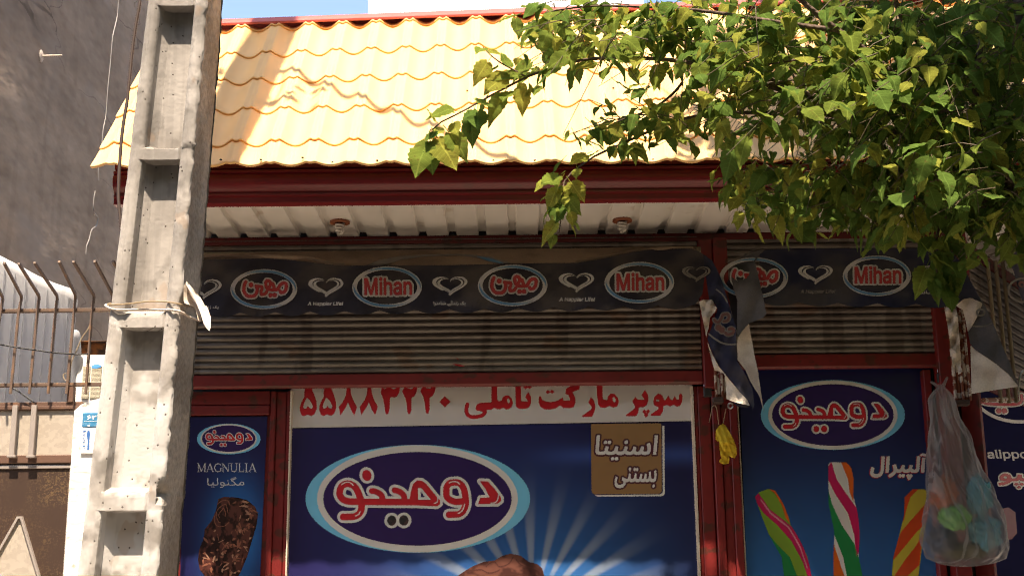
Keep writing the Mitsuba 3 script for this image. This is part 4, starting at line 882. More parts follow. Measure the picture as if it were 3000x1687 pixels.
# corner poster
PK = thing('corner_poster', 'dark blue poster with red lettering on the angled corner side, far right', 'poster')
c0 = CO + CN * .012
def side_flat(o): return lambda q: on_plane(q[:, 0], q[:, 1], c0 + CN * o, CN)
def side_panel(u0, u1, v0, v1):
    p = on_plane([u0, u1], [v0, v0], c0, CN); return p
a_, b_ = on_plane(2862, 1300, c0, CN), on_plane(3120, 1300, c0, CN)
zt_, zb2 = 2.88, 1.0
V = np.array([[a_[0], a_[1], zb2], [b_[0], b_[1], zb2], [b_[0], b_[1], zt_], [a_[0], a_[1], zt_]])
obj('panel', trimesh.Trimesh(V, [(0, 1, 2), (0, 2, 3)], process=False), 'm_poster_corner', PK)
kb = lambda x, y: (2650 + x / 2.697, 1150 + y / 2.697)
ov = ell(2990, 1135, 150, 105)
obj('white_oval', print_mesh(ov.difference(ell(2990, 1133, 141, 97)).intersection(sbox(2868, 1120, 3100, 1300)), side_flat(.002)), 'm_ink_white', PK)
rd = unary_union([stroke([kb(*p) for p in ((590, 65), (680, 88), (830, 92), (900, 85), (930, 60), (925, 20))], 9), ell(*kb(745, 142), 8, 8), ell(*kb(790, 142), 8, 8)])
obj('letter_outline', print_mesh(rd.buffer(4), side_flat(.003)), 'm_ink_white', PK); obj('red_lettering', print_mesh(rd, side_flat(.005)), 'm_ink_red', PK)
g = lettering('alippo', (2893, 1317, 3010, 1348), 'Inter.woff2', slant=-8).buffer(1.0)
obj('silver_word', print_mesh(g, side_flat(.003)), 'm_ink_silver', PK)
g = lettering('لیپو', (2925, 1368, 3065, 1430), weight=900)
obj('word_outline', print_mesh(g.buffer(4), side_flat(.003)), 'm_ink_white', PK); obj('red_word', print_mesh(g, side_flat(.005)), 'm_ink_red', PK)
g = Polygon([(2930, 1490), (2955, 1485), (2975, 1500), (2980, 1560), (2965, 1578), (2950, 1582)]); obj('plum_lolly', print_mesh(g, side_flat(.003)), 'm_ink_plum', PK)
# padlocks
def lock(u, v, Y, label):
    k = thing('padlock', label, 'padlock'); p = at(u, v, Y); s = .022
    obj('body', box(p[0] - .022, p[0] + .022, Y - .012, Y + .012, p[2] - .055, p[2], .004), 'm_lock', k)
    obj('shackle', tube([p + np.array([.016 * math.cos(a), 0, .004 + .026 * math.sin(a) if a > 0 else 0]) for a in np.linspace(0, math.pi, 14)], .0038, 8), 'm_steel', k)
lock(2072, 1133, 7.36, 'black padlock at the right end of the wide red shutter rail'); lock(2756, 1092, 7.36, 'black padlock at the right end of the narrow red shutter rail')
# lamps in the soffit
def lamp(u, v, label):
    k = thing('spiral_lamp', label, 'light bulb')
    zl = (zs0 + zs1) / 2
    dirv = at(u, v, 1.0) - EYE; sl = (zs1 - zs0) / (7.4 - 6.745)
    t = (zs0 - sl * 6.745 - EYE[2]) / (dirv[2] - sl * dirv[1]); p = EYE + dirv * t
    m = trimesh.creation.annulus(.026, .053, .010); m.apply_translation(p - [0, 0, .007]); obj('ring', m, 'm_lamp_ring', k, smooth=40)
    m = trimesh.creation.cylinder(.024, .03); m.apply_translation(p + [0, 0, .012]); obj('socket', m, 'm_socket', k, smooth=40)
    a = np.linspace(0, 2 * np.pi * 3.6, 110); r = np.interp(a, [0, a[-1] * .7, a[-1]], [.021, .021, .007])
    obj('spiral_tube', tube(np.c_[p[0] + r * np.cos(a), p[1] + r * np.sin(a), p[2] - .012 - a / a[-1] * .058], .0062, 8), 'm_lamp_tube', k, smooth=60)
lamp(996, 648, 'spiral lamp bulb in orange ring under the eaves, nearer the pole'); lamp(1823, 643, 'spiral lamp bulb in orange ring under the eaves, nearer the hanging leaves')
# ---------------------------------------------------------------- folded awnings
def wavy(q):
    u, v = q[:, 0], q[:, 1]
    return 7.13 + .004 * np.sin(u / 13.0 + v / 21.0) + .013 * np.sin(u / 61.0 + .7) + .006 * np.sin(u / 29.0 + v / 70.0) - .020 * np.clip((v - 740) / 180, 0, 1)
def on_cloth(o): return lambda q: at(q[:, 0], q[:, 1], wavy(q) - o)
def scallop(u0, v0, u1, v1, n, amp):
    t = np.linspace(0, 1, n * 12 + 1); return [(u0 + (u1 - u0) * a, v0 + (v1 - v0) * a + amp * (abs(math.sin(math.pi * n * a)) - .5)) for a in t]
def cloth_mesh(outline, m, name, k, step=13, yfun=wavy):
    s = sheet(outline, [(0, 0, 0), (3000, 0, 0), (0, 1687, 0)], step, lambda q: yfun(q)); return obj(name, s, m, k, smooth=True)
def logo_script(k, cx, cy, s, tilt=-.6):
    o = k + '__oval_logo'; i = 1
    while any(x.startswith(o + '__') for x in scene): o = k + f'__oval_logo_{i:03d}'; i += 1
    P_ = lambda g: put(g, cx, cy, s, tilt)
    obj('ring', print_mesh(P_(O_WHITE), on_cloth(.004), 14), 'm_print_white', o); obj('blue_crescent', print_mesh(P_(O_BLUE), on_cloth(.006), 14), 'm_print_blue', o)
    return o, P_
def logo_fa(k, cx, cy, s=99):
    o, P_ = logo_script(k, cx, cy, s); obj('letter_outline', print_mesh(P_(L_WHITE), on_cloth(.005), 14), 'm_print_white', o); obj('red_lettering', print_mesh(P_(L_RED), on_cloth(.008), 14), 'm_print_red', o)
def logo_la(k, cx, cy, s=102):
    o, P_ = logo_script(k, cx, cy, s); obj('letter_outline', print_mesh(P_(M_WHITE), on_cloth(.005), 14), 'm_print_white', o); obj('red_lettering', print_mesh(P_(M_RED), on_cloth(.008), 14), 'm_print_red', o)
def logo_heart(k, cx, cy, s=51.5, m='m_print_white'): obj('heart_logo', print_mesh(put(HEART, cx, cy, s), on_cloth(.004), 14), m, k)
def slogan(k, text, box_, fa, m='m_print_white'):
    g = lettering(text, box_, weight=850) if fa else lettering(text, box_, 'Inter.woff2', slant=8).buffer(.55)
    obj('slogan', print_mesh(g, on_cloth(.004), 20), m, k)
A1 = thing('folded_awning', 'wide dark folded awning hanging over the left roller shutter, printed with ovals and hearts', 'awning')
top1 = [(500, 758), (605, 760), (700, 758), (790, 757), (860, 762), (960, 774), (1000, 778), (1300, 777), (1580, 771), (1690, 770), (1770, 757), (1850, 738), (1920, 730), (2024, 728), (2046, 736), (2060, 744), (2066, 800), (2058, 860), (2040, 888), (2030, 897)]
bot1 = scallop(2030, 899, 500, 925, 15, 13)
cloth_mesh(top1 + bot1, 'm_cloth', 'valance', A1)
logo_heart(A1, 597, 843, 53); slogan(A1, 'یک زندگی شادتر!', (540, 894, 641, 905), True)
logo_fa(A1, 773, 847, 98); logo_heart(A1, 955, 838); slogan(A1, 'A Happier Life!', (902, 884, 1005, 897), False)
logo_la(A1, 1134, 841); logo_heart(A1, 1318, 834); slogan(A1, 'یک زندگی شادتر!', (1270, 880, 1364, 896), True)
logo_fa(A1, 1502, 836, 102); logo_heart(A1, 1689, 824, 52); slogan(A1, 'A Happier Life!', (1639, 871, 1743, 885), False)
logo_la(A1, 1873, 828, 102); logo_heart(A1, 2040, 800, 42, 'm_print_grey')
# tan upper cloth of the awning, rolled under the soffit
yt_ = lambda q: 7.33 - .17 * np.clip((q[:, 1] - 722) / 50, 0, 1)
cloth_mesh([(500, 742), (640, 745), (760, 739), (1000, 735), (1400, 730), (1720, 727), (1900, 722), (2040, 722), (2040, 760), (1800, 775), (1600, 790), (1000, 792), (820, 775), (640, 770), (500, 770)], 'm_cloth_tan', 'upper_cloth', A1, 12, yt_)
arc = Polygon([(1066, 779), (1110, 762), (1170, 750), (1260, 745), (1360, 744), (1440, 752), (1500, 771), (1478, 772), (1430, 764), (1392, 754), (1340, 748), (1250, 751), (1180, 760), (1130, 775), (1110, 780)])
ona = lambda o: (lambda q: at(q[:, 0], q[:, 1], yt_(q) - o))
obj('pale_arc', print_mesh(arc.difference(ell(1285, 800, 160, 50)), ona(.004), 14), 'm_print_grey', A1)
obj('blue_arc', print_mesh(Polygon([(1395, 750), (1440, 757), (1478, 771), (1462, 771), (1425, 763)]), ona(.006), 14), 'm_print_blue', A1)
obj('tan_fold', tube(spline([at(u, v, 7.15) for u, v in ((560, 762), (760, 751), (900, 756), (960, 768), (1010, 776))], 30), .010, 10), 'm_cloth_tan', A1, smooth=60)
obj('tan_fold', tube(spline([at(u, v, 7.15) for u, v in ((1690, 768), (1780, 752), (1860, 736), (1960, 727), (2030, 727))], 30), .009, 10), 'm_cloth_tan', A1, smooth=60)
obj('roller', tube([at(500, 752, 7.34), at(2052, 735, 7.34)], .022, 14), 'm_arm_olive', A1, smooth=60)
z2 = lambda x, y: (1980 + x / 3.917, 880 + y / 3.917)
fold = lambda a, b, c=0: (lambda q: 1.5 * a * np.sin(q[:, 0] / b + q[:, 1] / (b * 3.1) + c) + a * np.sin(q[:, 1] / (b * 1.7) - q[:, 0] / (b * 2.3) + 1.3 + c))
def flap(name, pts, depth, m, k, step=9, f=None):
    if m.startswith('m_cloth'): depth = [(a, b, c - .05) for a, b, c in depth]
    return obj(name, sheet(pts, depth, step, f), m, k, smooth=True)
flap('side_flap', [(2060, 744), (2087, 764), (2099, 786), (2111, 813), (2121, 845), (2133, 882), (2143, 918), (2156, 957), (2157, 1008), (2161, 1059), (2184, 1097), (2205, 1140), (2210, 1186), (2206, 1199), (2197, 1179), (2166, 1143), (2128, 1099), (2108, 1074), (2090, 1041), (2072, 992), (2077, 977), (2090, 944), (2102, 905), (2095, 890), (2078, 880), (2066, 800)],
     [(2060, 744, 7.19), (2121, 845, 7.12), (2100, 905, 7.16), (2157, 1000, 7.05), (2075, 985, 7.14), (2205, 1140, 7.02), (2206, 1199, 6.99), (2128, 1099, 7.10)], 'm_cloth_navy', A1, f=fold(.008, 9))
D1 = lambda q: 7.0
obj('flap_ring', print_mesh(unary_union([stroke([z2(*p) for p in ((378, 385), (450, 440), (540, 490), (620, 505), (690, 500))], 5), stroke([(2098, 848), (2112, 858), (2124, 873), (2130, 885)], 4)]), lambda q: at(q[:, 0], q[:, 1], 6.995)), 'm_print_grey', A1)
gr_ = unary_union([stroke([z2(*p) for p in ((440, 220), (480, 250), (520, 210), (545, 160), (590, 155), (610, 190), (590, 230), (550, 240))], 7), ell(*z2(490, 310), 9, 9), ell(*z2(530, 340), 8, 9), stroke([z2(*p) for p in ((570, 370), (600, 390), (640, 380), (670, 350), (640, 320), (610, 330))], 8)])
obj('flap_outline', print_mesh(gr_.buffer(3.5), lambda q: at(q[:, 0], q[:, 1], 7.0)), 'm_print_grey', A1); obj('flap_lettering', print_mesh(gr_, lambda q: at(q[:, 0], q[:, 1], 6.997)), 'm_print_faded_red', A1)
flap('lining', [(2048, 884), (2062, 877), (2087, 878), (2100, 903), (2095, 913), (2080, 931), (2076, 960), (2069, 987), (2060, 940)], [(2048, 884, 7.17), (2100, 903, 7.12), (2069, 987, 7.13), (2087, 878, 7.15)], 'm_cloth_white', A1, 7, fold(.010, 4.5))
flap('lining', [(2072, 1000), (2084, 1030), (2090, 1045), (2108, 1076), (2128, 1101), (2166, 1146), (2190, 1172), (2197, 1188), (2150, 1177), (2128, 1168), (2126, 1120), (2122, 1094), (2108, 1088), (2094, 1085), (2086, 1060)], [(2072, 1000, 7.14), (2128, 1101, 7.115), (2197, 1188, 7.02), (2128, 1168, 7.12), (2094, 1085, 7.13)], 'm_cloth_white', A1, 7, fold(.006, 6))
obj('dark_fold', sheet([(2143, 1176), (2197, 1188), (2190, 1194), (2160, 1190)], [(2143, 1176, 7.12), (2197, 1188, 7.03), (2160, 1190, 7.1)], 6), 'm_cloth_navy', A1)
for i, (ua, ub) in enumerate(((2093, 2099), (2101, 2108), (2111, 2118), (2120, 2127))):
    x0_, x1_ = X(ua, 1100, 7.16 + .012 * (i % 2)), X(ub, 1100, 7.16 + .012 * (i % 2)); yy = 7.16 + .012 * (i % 2)
    obj('arm', box(x0_, x1_, yy, yy + .02, Z(2110, 1166, 7.16), Z(2110, 960, 7.16), .003), 'm_arm', A1)
obj('clamp', cat_([box(X(2088, 1172, 7.15), X(2120, 1172, 7.15), 7.145, 7.20, Z(2104, 1180, 7.15), Z(2104, 1163, 7.15), .005)]), 'm_socket', A1)
obj('hook', tube([at(2140 + 7 * math.cos(a), 1188 + 8 * math.sin(a), 7.2) for a in np.linspace(0, 6.0, 18)], .005, 8), 'm_steel', A1)

A2 = thing('folded_awning', 'narrower dark navy folded awning hanging over the right roller shutter', 'awning')
top2 = [(2225, 745), (2240, 733), (2300, 728), (2520, 727), (2700, 727), (2760, 729), (2788, 735), (2812, 765), (2835, 806), (2850, 835), (2866, 862), (2880, 886), (2860, 884), (2844, 874), (2822, 878), (2800, 895)]
bot2 = scallop(2798, 897, 2225, 889, 5, 12)
wavy2 = wavy
cloth_mesh(top2 + bot2, 'm_cloth_navy', 'valance', A2)
o, P_ = logo_script(A2, 2208, 814, 101); obj('letter_outline', print_mesh(P_(L_WHITE), on_cloth(.005), 14), 'm_print_white', o); obj('red_lettering', print_mesh(P_(L_RED), on_cloth(.008), 14), 'm_print_red', o)
logo_heart(A2, 2389, 801, 51); logo_la(A2, 2569, 808, 100); slogan(A2, 'A Happier Life!', (2346, 848, 2447, 861), False, 'm_print_grey'); logo_heart(A2, 2742, 800, 48); slogan(A2, 'یک زندگی شادتر!', (2690, 848, 2790, 864), True)
flap('side_flap', [(2236, 731), (2205, 737), (2183, 745), (2163, 760), (2150, 777), (2141, 806), (2150, 850), (2160, 880), (2159, 930), (2160, 988), (2177, 967), (2194, 947), (2235, 931), (2246, 918), (2242, 905), (2238, 880), (2231, 851), (2222, 810), (2212, 767), (2226, 745)],
     [(2236, 731, 7.17), (2141, 806, 7.17), (2231, 851, 7.10), (2160, 988, 7.05), (2246, 918, 7.06), (2160, 880, 7.08)], 'm_cloth_grey', A2, f=fold(.006, 11))
obj('inner_fold', sheet([(2141, 806), (2128, 830), (2140, 900), (2160, 985), (2164, 900), (2164, 800), (2150, 790)], [(2141, 806, 7.17), (2128, 830, 7.2), (2160, 985, 7.06)], 8), 'm_cloth', A2, smooth=True)
for dr_ in (0, 7): obj('piping', tube(spline([at(u + dr_, v + dr_ * .6, 7.155 - dr_ * .003) for u, v in ((2232, 728), (2200, 735), (2178, 748), (2158, 772), (2149, 800))], 24), .003, 6), 'm_print_grey', A2)
flap('lining', [(2194, 948), (2177, 967), (2161, 990), (2159, 1010), (2161, 1054), (2184, 1084), (2197, 1115), (2225, 1161), (2238, 1205), (2235, 1186), (2225, 1117), (2220, 1084), (2210, 1038), (2200, 982)],
     [(2194, 948, 7.05), (2161, 990, 7.05), (2161, 1054, 7.06), (2200, 1000, 7.10), (2220, 1084, 7.03), (2238, 1205, 6.93), (2225, 1161, 6.96)], 'm_cloth_white', A2, 7)
flap('side_flap', [(2846, 836), (2866, 862), (2886, 895), (2905, 937), (2929, 994), (2957, 1059), (2985, 1131), (2957, 1097), (2915, 1062), (2854, 1022), (2842, 1005), (2835, 970), (2849, 954), (2865, 921), (2877, 890), (2870, 872)], [(2846, 836, 7.17), (2905, 937, 7.08), (2985, 1131, 6.96), (2842, 1005, 7.12), (2865, 921, 7.14)], 'm_cloth_grey', A2, f=fold(.006, 12))
flap('lining', [(2800, 895), (2821, 877), (2844, 872), (2875, 886), (2878, 890), (2866, 922), (2849, 955), (2835, 971), (2830, 945), (2822, 910)], [(2800, 895, 7.18), (2875, 886, 7.12), (2835, 971, 7.13)], 'm_cloth_white', A2, 8, fold(.008, 9))
flap('lining', [(2843, 1010), (2856, 1024), (2915, 1063), (2957, 1098), (2984, 1132), (2920, 1141), (2846, 1153)], [(2843, 1010, 7.12), (2984, 1132, 6.97), (2846, 1153, 7.06)], 'm_cloth_white', A2, 9, fold(.004, 14))
flap('lining', [(2764, 892), (2800, 892), (2806, 930), (2812, 1000), (2815, 1070), (2818, 1090), (2808, 1098), (2802, 1060), (2796, 1080), (2790, 1068), (2783, 1000), (2772, 930)], [(2764, 892, 7.2), (2800, 892, 7.19), (2815, 1085, 7.16), (2790, 1068, 7.17)], 'm_cloth_white', A2, 7, fold(.016, 5))
for i, (ua, ub) in enumerate(((2792, 2799), (2802, 2810), (2813, 2821), (2824, 2832), (2835, 2842))):
    yy = 7.17 + .010 * (i % 2); lo = Z(2815, 1172, 7.17); hi = Z(2815, 905, 7.17)
    obj('arm', box(X(ua, 1100, yy), X(ub, 1100, yy), yy, yy + .02, lo, hi, .003), 'm_arm', A2)
obj('clamp', box(X(2800, 1178, 7.15), X(2842, 1178, 7.15), 7.15, 7.2, Z(2820, 1186, 7.15), Z(2820, 1170, 7.15), .005), 'm_socket', A2)
o_ = ell(2868, 917, 15, 11, 20); obj('flap_logo', print_mesh(unary_union([ell(2873, 915, 14, 12).difference(ell(2873, 915, 8, 6)), stroke([(2850, 955), (2875, 956), (2906, 946)], 4)]), lambda q: at(q[:, 0], q[:, 1], 7.015 - (q[:, 1] - 940) * .0005)), 'm_print_grey', A2)
# third folded awning on the corner side
A3 = thing('folded_awning', 'dark folded awning with olive arms on the angled corner side, right edge', 'awning')
for ua, va, vb in ((2893, 768, 1168), (2916, 764, 1168), (2937, 762, 1166)):
    p0, p1 = on_plane(ua, va, c0 + CN * .12, CN), on_plane(ua + 12, vb, c0 + CN * .12, CN); x_ = p0
    obj('arm', tube([p0, np.array([p0[0], p0[1], p1[2]])], .0105, 10), 'm_arm_olive', A3, smooth=60)
p0, p1 = on_plane(2880, 1172, c0 + CN * .11, CN), on_plane(2966, 1168, c0 + CN * .11, CN); obj('clamp', tube([p0, p1], .012, 10), 'm_arm', A3)
def sp_sheet(pts, o): 
    g = Polygon(pts); return print_mesh(g, side_flat(o))
obj('side_flap', sp_sheet([(2947, 766), (2968, 790), (2985, 850), (3000, 900), (3040, 1000), (3120, 1180), (3160, 1180), (3160, 700), (3000, 716)], .20), 'm_cloth_navy', A3)
q_ = unary_union([ell(3000, 850, 48, 38).difference(ell(3000, 850, 42, 32))]); obj('flap_ring', print_mesh(q_, side_flat(.205)), 'm_print_grey', A3); obj('flap_lettering', print_mesh(ell(2992, 832, 9, 9).difference(ell(2994, 834, 4, 4)), side_flat(.207)), 'm_print_faded_red', A3)
obj('support_hoop', tube(spline([at(u, v, 7.0) for u, v in ((2984, 1155), (2985, 1120), (2991, 1095), (3003, 1080), (3020, 1072))], 20), .005, 8), 'm_steel', A3)

# ---------------------------------------------------------------- bags
yb = lambda x, y: (2040 + x / 6.585, 1180 + y / 6.585)
YBg = thing('yellow_bag', 'small crumpled yellow plastic bag tied to the red post', 'plastic bag')
flap('sleeve', [yb(*p) for p in ((440, 740), (450, 900), (465, 1000), (485, 1060), (445, 1110), (450, 1150), (490, 1170), (540, 1180), (630, 1165), (635, 1060), (620, 980), (600, 850), (520, 740))], [(*yb(440, 740), 7.25), (*yb(520, 1000), 7.235), (*yb(630, 1165), 7.25), (*yb(450, 1150), 7.24)], 'm_yellow_bag', YBg, 4, fold(.006, 2.1))
flap('body', [yb(*p) for p in ((510, 395), (440, 440), (400, 490), (375, 540), (370, 700), (400, 735), (440, 740), (480, 840), (540, 930), (610, 1000), (680, 1050), (740, 1060), (785, 980), (775, 860), (720, 700), (640, 560), (560, 430))],
     [(*yb(510, 395), 7.26), (*yb(370, 600), 7.235), (*yb(560, 750), 7.19), (*yb(740, 1060), 7.22), (*yb(785, 900), 7.235), (*yb(480, 840), 7.21), (*yb(640, 560), 7.215)], 'm_yellow_bag', YBg, 4, lambda q: .010 * np.sin((q[:, 0] - q[:, 1] * .35) / 2.6) + .004 * np.sin(q[:, 1] / 3))
flap('mouth', [yb(*p) for p in ((640, 790), (740, 810), (765, 880), (750, 960), (720, 980), (680, 900))], [(*yb(640, 790), 7.19), (*yb(750, 960), 7.205), (*yb(740, 810), 7.215)], 'm_yellow_bag', YBg, 4)
for pts in (((430, 415), (415, 260), (385, 90), (360, 40)), ((520, 390), (545, 250), (570, 110)), ((245, 375), (285, 200), (315, 60), (350, 45))): obj('string', tube(spline([at(*yb(*p), 7.24) for p in pts], 12), .0022, 6), 'm_wire_tan', YBg)

CB = thing('clear_bag', 'large clear plastic bag with crumpled coloured rubbish hung from the right red post', 'plastic bag')
prof = [(1125, 2757, 7), (1134, 2757, 9), (1150, 2757, 26), (1166, 2756, 36), (1190, 2760, 38), (1225, 2768, 42), (1275, 2781, 58), (1330, 2790, 70), (1390, 2800, 84), (1440, 2812, 98), (1490, 2820, 112), (1540, 2827, 123), (1580, 2830, 126), (1612, 2831, 125), (1634, 2829, 112), (1648, 2826, 80), (1655, 2824, 40), (1657, 2824, 4)]
NB_ = 96; V = []
pr2 = np.array(prof, float); vv = np.linspace(0, 1, 70); dd = np.r_[0, np.cumsum(np.hypot(np.diff(pr2[:, 0]), np.diff(pr2[:, 2])))]; dd /= dd[-1]
pr2 = np.stack([np.interp(vv, dd, pr2[:, i]) for i in range(3)], 1)
ang = np.linspace(0, 2 * np.pi, NB_, endpoint=False)
YC = 7.08
for i, (v_, u_, r_) in enumerate(pr2):
    wr = (.17 * np.clip(1 - (v_ - 1150) / 330, .10, 1)) * (np.sin(ang * 9 + .6) * .6 + np.sin(ang * 16 + 2) * .4) + .05 * np.sin(ang * 5 + v_ / 37) + .035 * np.sin(ang * 11 - v_ / 19)
    rr_ = r_ * (1 + wr)
    uu = u_ + rr_ * np.cos(ang); yy = YC + rr_ * np.sin(ang) * 7.3 / 4050 * .72
    V.append(at(uu, np.full(NB_, v_) + 2.5 * np.sin(ang * 7 + v_ / 23), yy))
V = np.array(V); m_ = len(V)
f = [(i * NB_ + j, i * NB_ + (j + 1) % NB_, (i + 1) * NB_ + (j + 1) % NB_, (i + 1) * NB_ + j) for i in range(m_ - 1) for j in range(NB_)]
v, f, _ = meshkit.arrays((V.reshape(-1, 3), np.array(f))); mb = trimesh.Trimesh(v, f, process=False)
obj('film', mb, 'm_clear_bag', CB, smooth=True)
obj('knot', cat_([tube(spline([at(u, v, YC) for u, v in p], 14), [.012 - .007 * t for t in np.linspace(0, 1, 14)], 8) for p in (((2752, 1140), (2742, 1128), (2726, 1118)), ((2760, 1140), (2768, 1120), (2776, 1104)))]), 'm_clear_bag', CB, smooth=True)
def lump(u, v, ru, rv, m, label, seed, y=YC, cat='rubbish'):
    s = trimesh.creation.icosphere(4, 1.0); w = np.array(s.vertices)
    nz = meshkit.fbm(w * 2.2 + seed, 4, seed) - .5; cr = np.abs(meshkit.noise(w * 4.5 + seed, seed) - .5)
    cr2 = np.abs(meshkit.noise(w * 9 + seed * 2, seed + 1) - .5); w *= (1 + .8 * nz - .45 * cr - .22 * cr2)[:, None]
    k_ = 7.3 / 4050; c = at(u, v, y); s.vertices = w * [ru * k_, min(ru, rv) * k_ * .75, rv * k_] + c
    k = numbered('crumpled_wrapper'); obj(k, s, m, smooth=40); tag(k, label, cat)
lump(2868, 1450, 36, 56, 'm_blue_bag', 'upper pale blue crumpled bag inside the clear plastic bag', 3, YC); lump(2885, 1560, 44, 52, 'm_blue_bag', 'lower pale blue crumpled bag inside the clear plastic bag', 5, YC)
lump(2765, 1445, 40, 52, 'm_copper_bag', 'shiny copper brown wrapper inside the clear plastic bag', 8, YC - .02); lump(2795, 1515, 48, 34, 'm_green_bag', 'crumpled leafy green wrapper inside the clear plastic bag', 13, YC - .05)
lump(2760, 1580, 44, 44, 'm_dark_bag', 'dark crumpled wrapper at the left bottom of the clear plastic bag', 17); lump(2830, 1612, 70, 26, 'm_olive_bag', 'olive brown wrapper along the bottom of the clear plastic bag', 19)

# ---------------------------------------------------------------- overhead cable (its shadow crosses the tiles)
def roof_hit(u, v): return on_plane(u, v, E0 + rn * .012, rn)
pa, pb = roof_hit(870, 226), roof_hit(1478, 470)
qa = pa + SUN * ((pa[1] - 5.98) / -SUN[1]); qb = pb + SUN * ((pb[1] - 5.45) / -SUN[1])
dv = (qb - qa); cable_dir = dv
line = [qa + dv * t + np.array([0, 0, .02 * math.sin(t * 2)]) for t in np.linspace(-.12, 5, 40)]
tag(obj('overhead_cable', tube(line, .022, 8), 'm_cable'), 'black overhead cable running from the concrete pole, above the picture', 'cable')
pc = qa - dv * .07
# ---------------------------------------------------------------- mulberry tree
TR = thing('mulberry_tree', 'leafy tree with toothed leaves hanging in front of the shop from the right', 'tree')
def leaf_mesh(seed, droop=.25, foldang=.35, ser=.035):
    r = np.random.default_rng(seed); n = 13
    t = np.linspace(0, 1, n); w = np.interp(t, [0, .06, .15, .28, .42, .58, .74, .88, 1], [.10, .27, .37, .42, .41, .34, .22, .10, 0]) * r.uniform(.9, 1.1)
    y = t * 1.06; z = -droop * t ** 1.8 + .03 * np.sin(t * 9 + seed)
    V, F = [], []
    for i in range(n):
        jag = 1 + (ser * 3.2 if i % 2 else -ser) * (0 < i < n - 1)
        back = -.12 if i == 0 else (-.02 if i == 1 else 0)
        for s in (-1, 1):
            ww = w[i] * jag
            V += [(s * ww * .5 * math.cos(foldang), y[i] + back * .5, z[i] + ww * .5 * math.sin(foldang) + .015 * math.sin(i * 2.1 + s)), (s * ww * math.cos(foldang * .8), y[i] + back - .03 * (i % 2), z[i] + ww * math.sin(foldang * .8) * .85 - .06 * ww + .022 * math.sin(i * 1.7 + s * 2))]
        V.append((0, y[i], z[i]))
    for i in range(n - 1):
        a, b = i * 5, i * 5 + 5
        for s in (0, 2):
            q = [(4, s), (s, s + 1)]
            for p0, p1 in q:
                tri_ = [(a + p0, a + p1, b + p1), (a + p0, b + p1, b + p0)]
                F += [x[::-1] for x in tri_] if s == 0 else tri_
    # petiole
    m = trimesh.Trimesh(np.array(V), np.array(F), process=False)
    pet = tube(np.array([(0, -.42, .06), (0, -.2, .03), (0, .02, 0)]), .016, 4)
    return cat_([m, pet])
LEAVES = [leaf_mesh(1, .20, .30), leaf_mesh(2, .45, .45), leaf_mesh(3, .10, .18), leaf_mesh(4, .65, .7), leaf_mesh(5, .32, .1), leaf_mesh(6, .8, .35), leaf_mesh(7, -.15, .25), leaf_mesh(8, .5, .95)]
LUV = [np.array(m.vertices)[:, :2] for m in LEAVES]
LN = [meshkit.arrays(m, True) for m in LEAVES]
recs = []; LS_ = [.80]
def add_leaf(p, d, up, size, var=None, mt=None):
    size = size * LS_[0]
    d = d / np.linalg.norm(d); n = up - d * (up @ d); n /= np.linalg.norm(n) + 1e-9; x = np.cross(d, n)
    M = np.eye(4); M[:3, 0], M[:3, 1], M[:3, 2], M[:3, 3] = x * size, d * size, n * size, p + d * size * .40
    size = None
    recs.append((M, int(rng.integers(8)) if var is None else var, mt if mt is not None else int(rng.choice(3, p=[.42, .40, .18]))))
def rand_leaf(p, size, down=.55, mt=None):
    a = rng.uniform(0, 2 * np.pi); d = np.array([math.cos(a), math.sin(a) * .8 - .15, -down - rng.uniform(-.35, .5)])
    up = np.array([rng.normal(0, .45), -.35 + rng.normal(0, .45), 1.0]); add_leaf(p, d, up, size, None, mt)
def limb(pts, r0, r1, m='m_bark', name='branch', n=30):
    P_ = spline([at(*p) if len(p) == 3 and p[2] < 20 and p[0] > 30 else np.array(p) for p in pts], n)
    P_ = P_ + .012 * (np.stack([meshkit.noise(P_ * 5 + s, s) for s in range(3)], -1) - .5) * (r0 / .02) ** .5
    obj(name, tube(P_, np.linspace(r0, r1, n), 8), m, TR, smooth=60); return P_
def along(P_, every, size, mt=None, spread=.03, both=True, skip=0.0):
    L_ = np.r_[0, np.cumsum(np.linalg.norm(np.diff(P_, axis=0), axis=1))]
    s = skip * L_[-1]; side = 1
    while s < L_[-1]:
        p = np.array([np.interp(s, L_, P_[:, i]) for i in range(3)]); i = min(np.searchsorted(L_, s), len(P_) - 1); t = P_[i] - P_[max(i - 1, 0)]; t /= np.linalg.norm(t) + 1e-9
        o = np.cross(t, [0, 0, 1]) * side; d = t * .45 + o * .55 + np.array([0, -.1, -.55]) + rng.normal(0, .3, 3)
        add_leaf(p + rng.normal(0, spread, 3), d, np.array([rng.normal(0, .4), -.4 + rng.normal(0, .4), 1]), size * rng.uniform(.55, 1.25), None, mt if mt is None else int(rng.choice(mt)))
        side = -side; s += every * rng.uniform(.6, 1.4)
trunk = limb([(3.25, 5.35, 0.0), (3.2, 5.35, 1.2), (3.05, 5.4, 2.4), (2.62, 5.45, 3.15), (2.48, 5.5, 3.5), (2.30, 5.5, 3.95), (2.2, 5.3, 4.9), (2.4, 5.0, 6.2), (2.5, 4.8, 7.6)], .15, .05, name='trunk', n=60)
b1 = limb([(2985, 640, 5.45), (2943, 485, 5.4), (2877, 419, 5.35), (2760, 330, 5.25), (2652, 256, 5.2), (2605, 213, 5.15), (2543, 155, 5.1), (2458, 89, 5.0), (2373, 23, 4.95), (2280, -60, 4.9)], .030, .008)
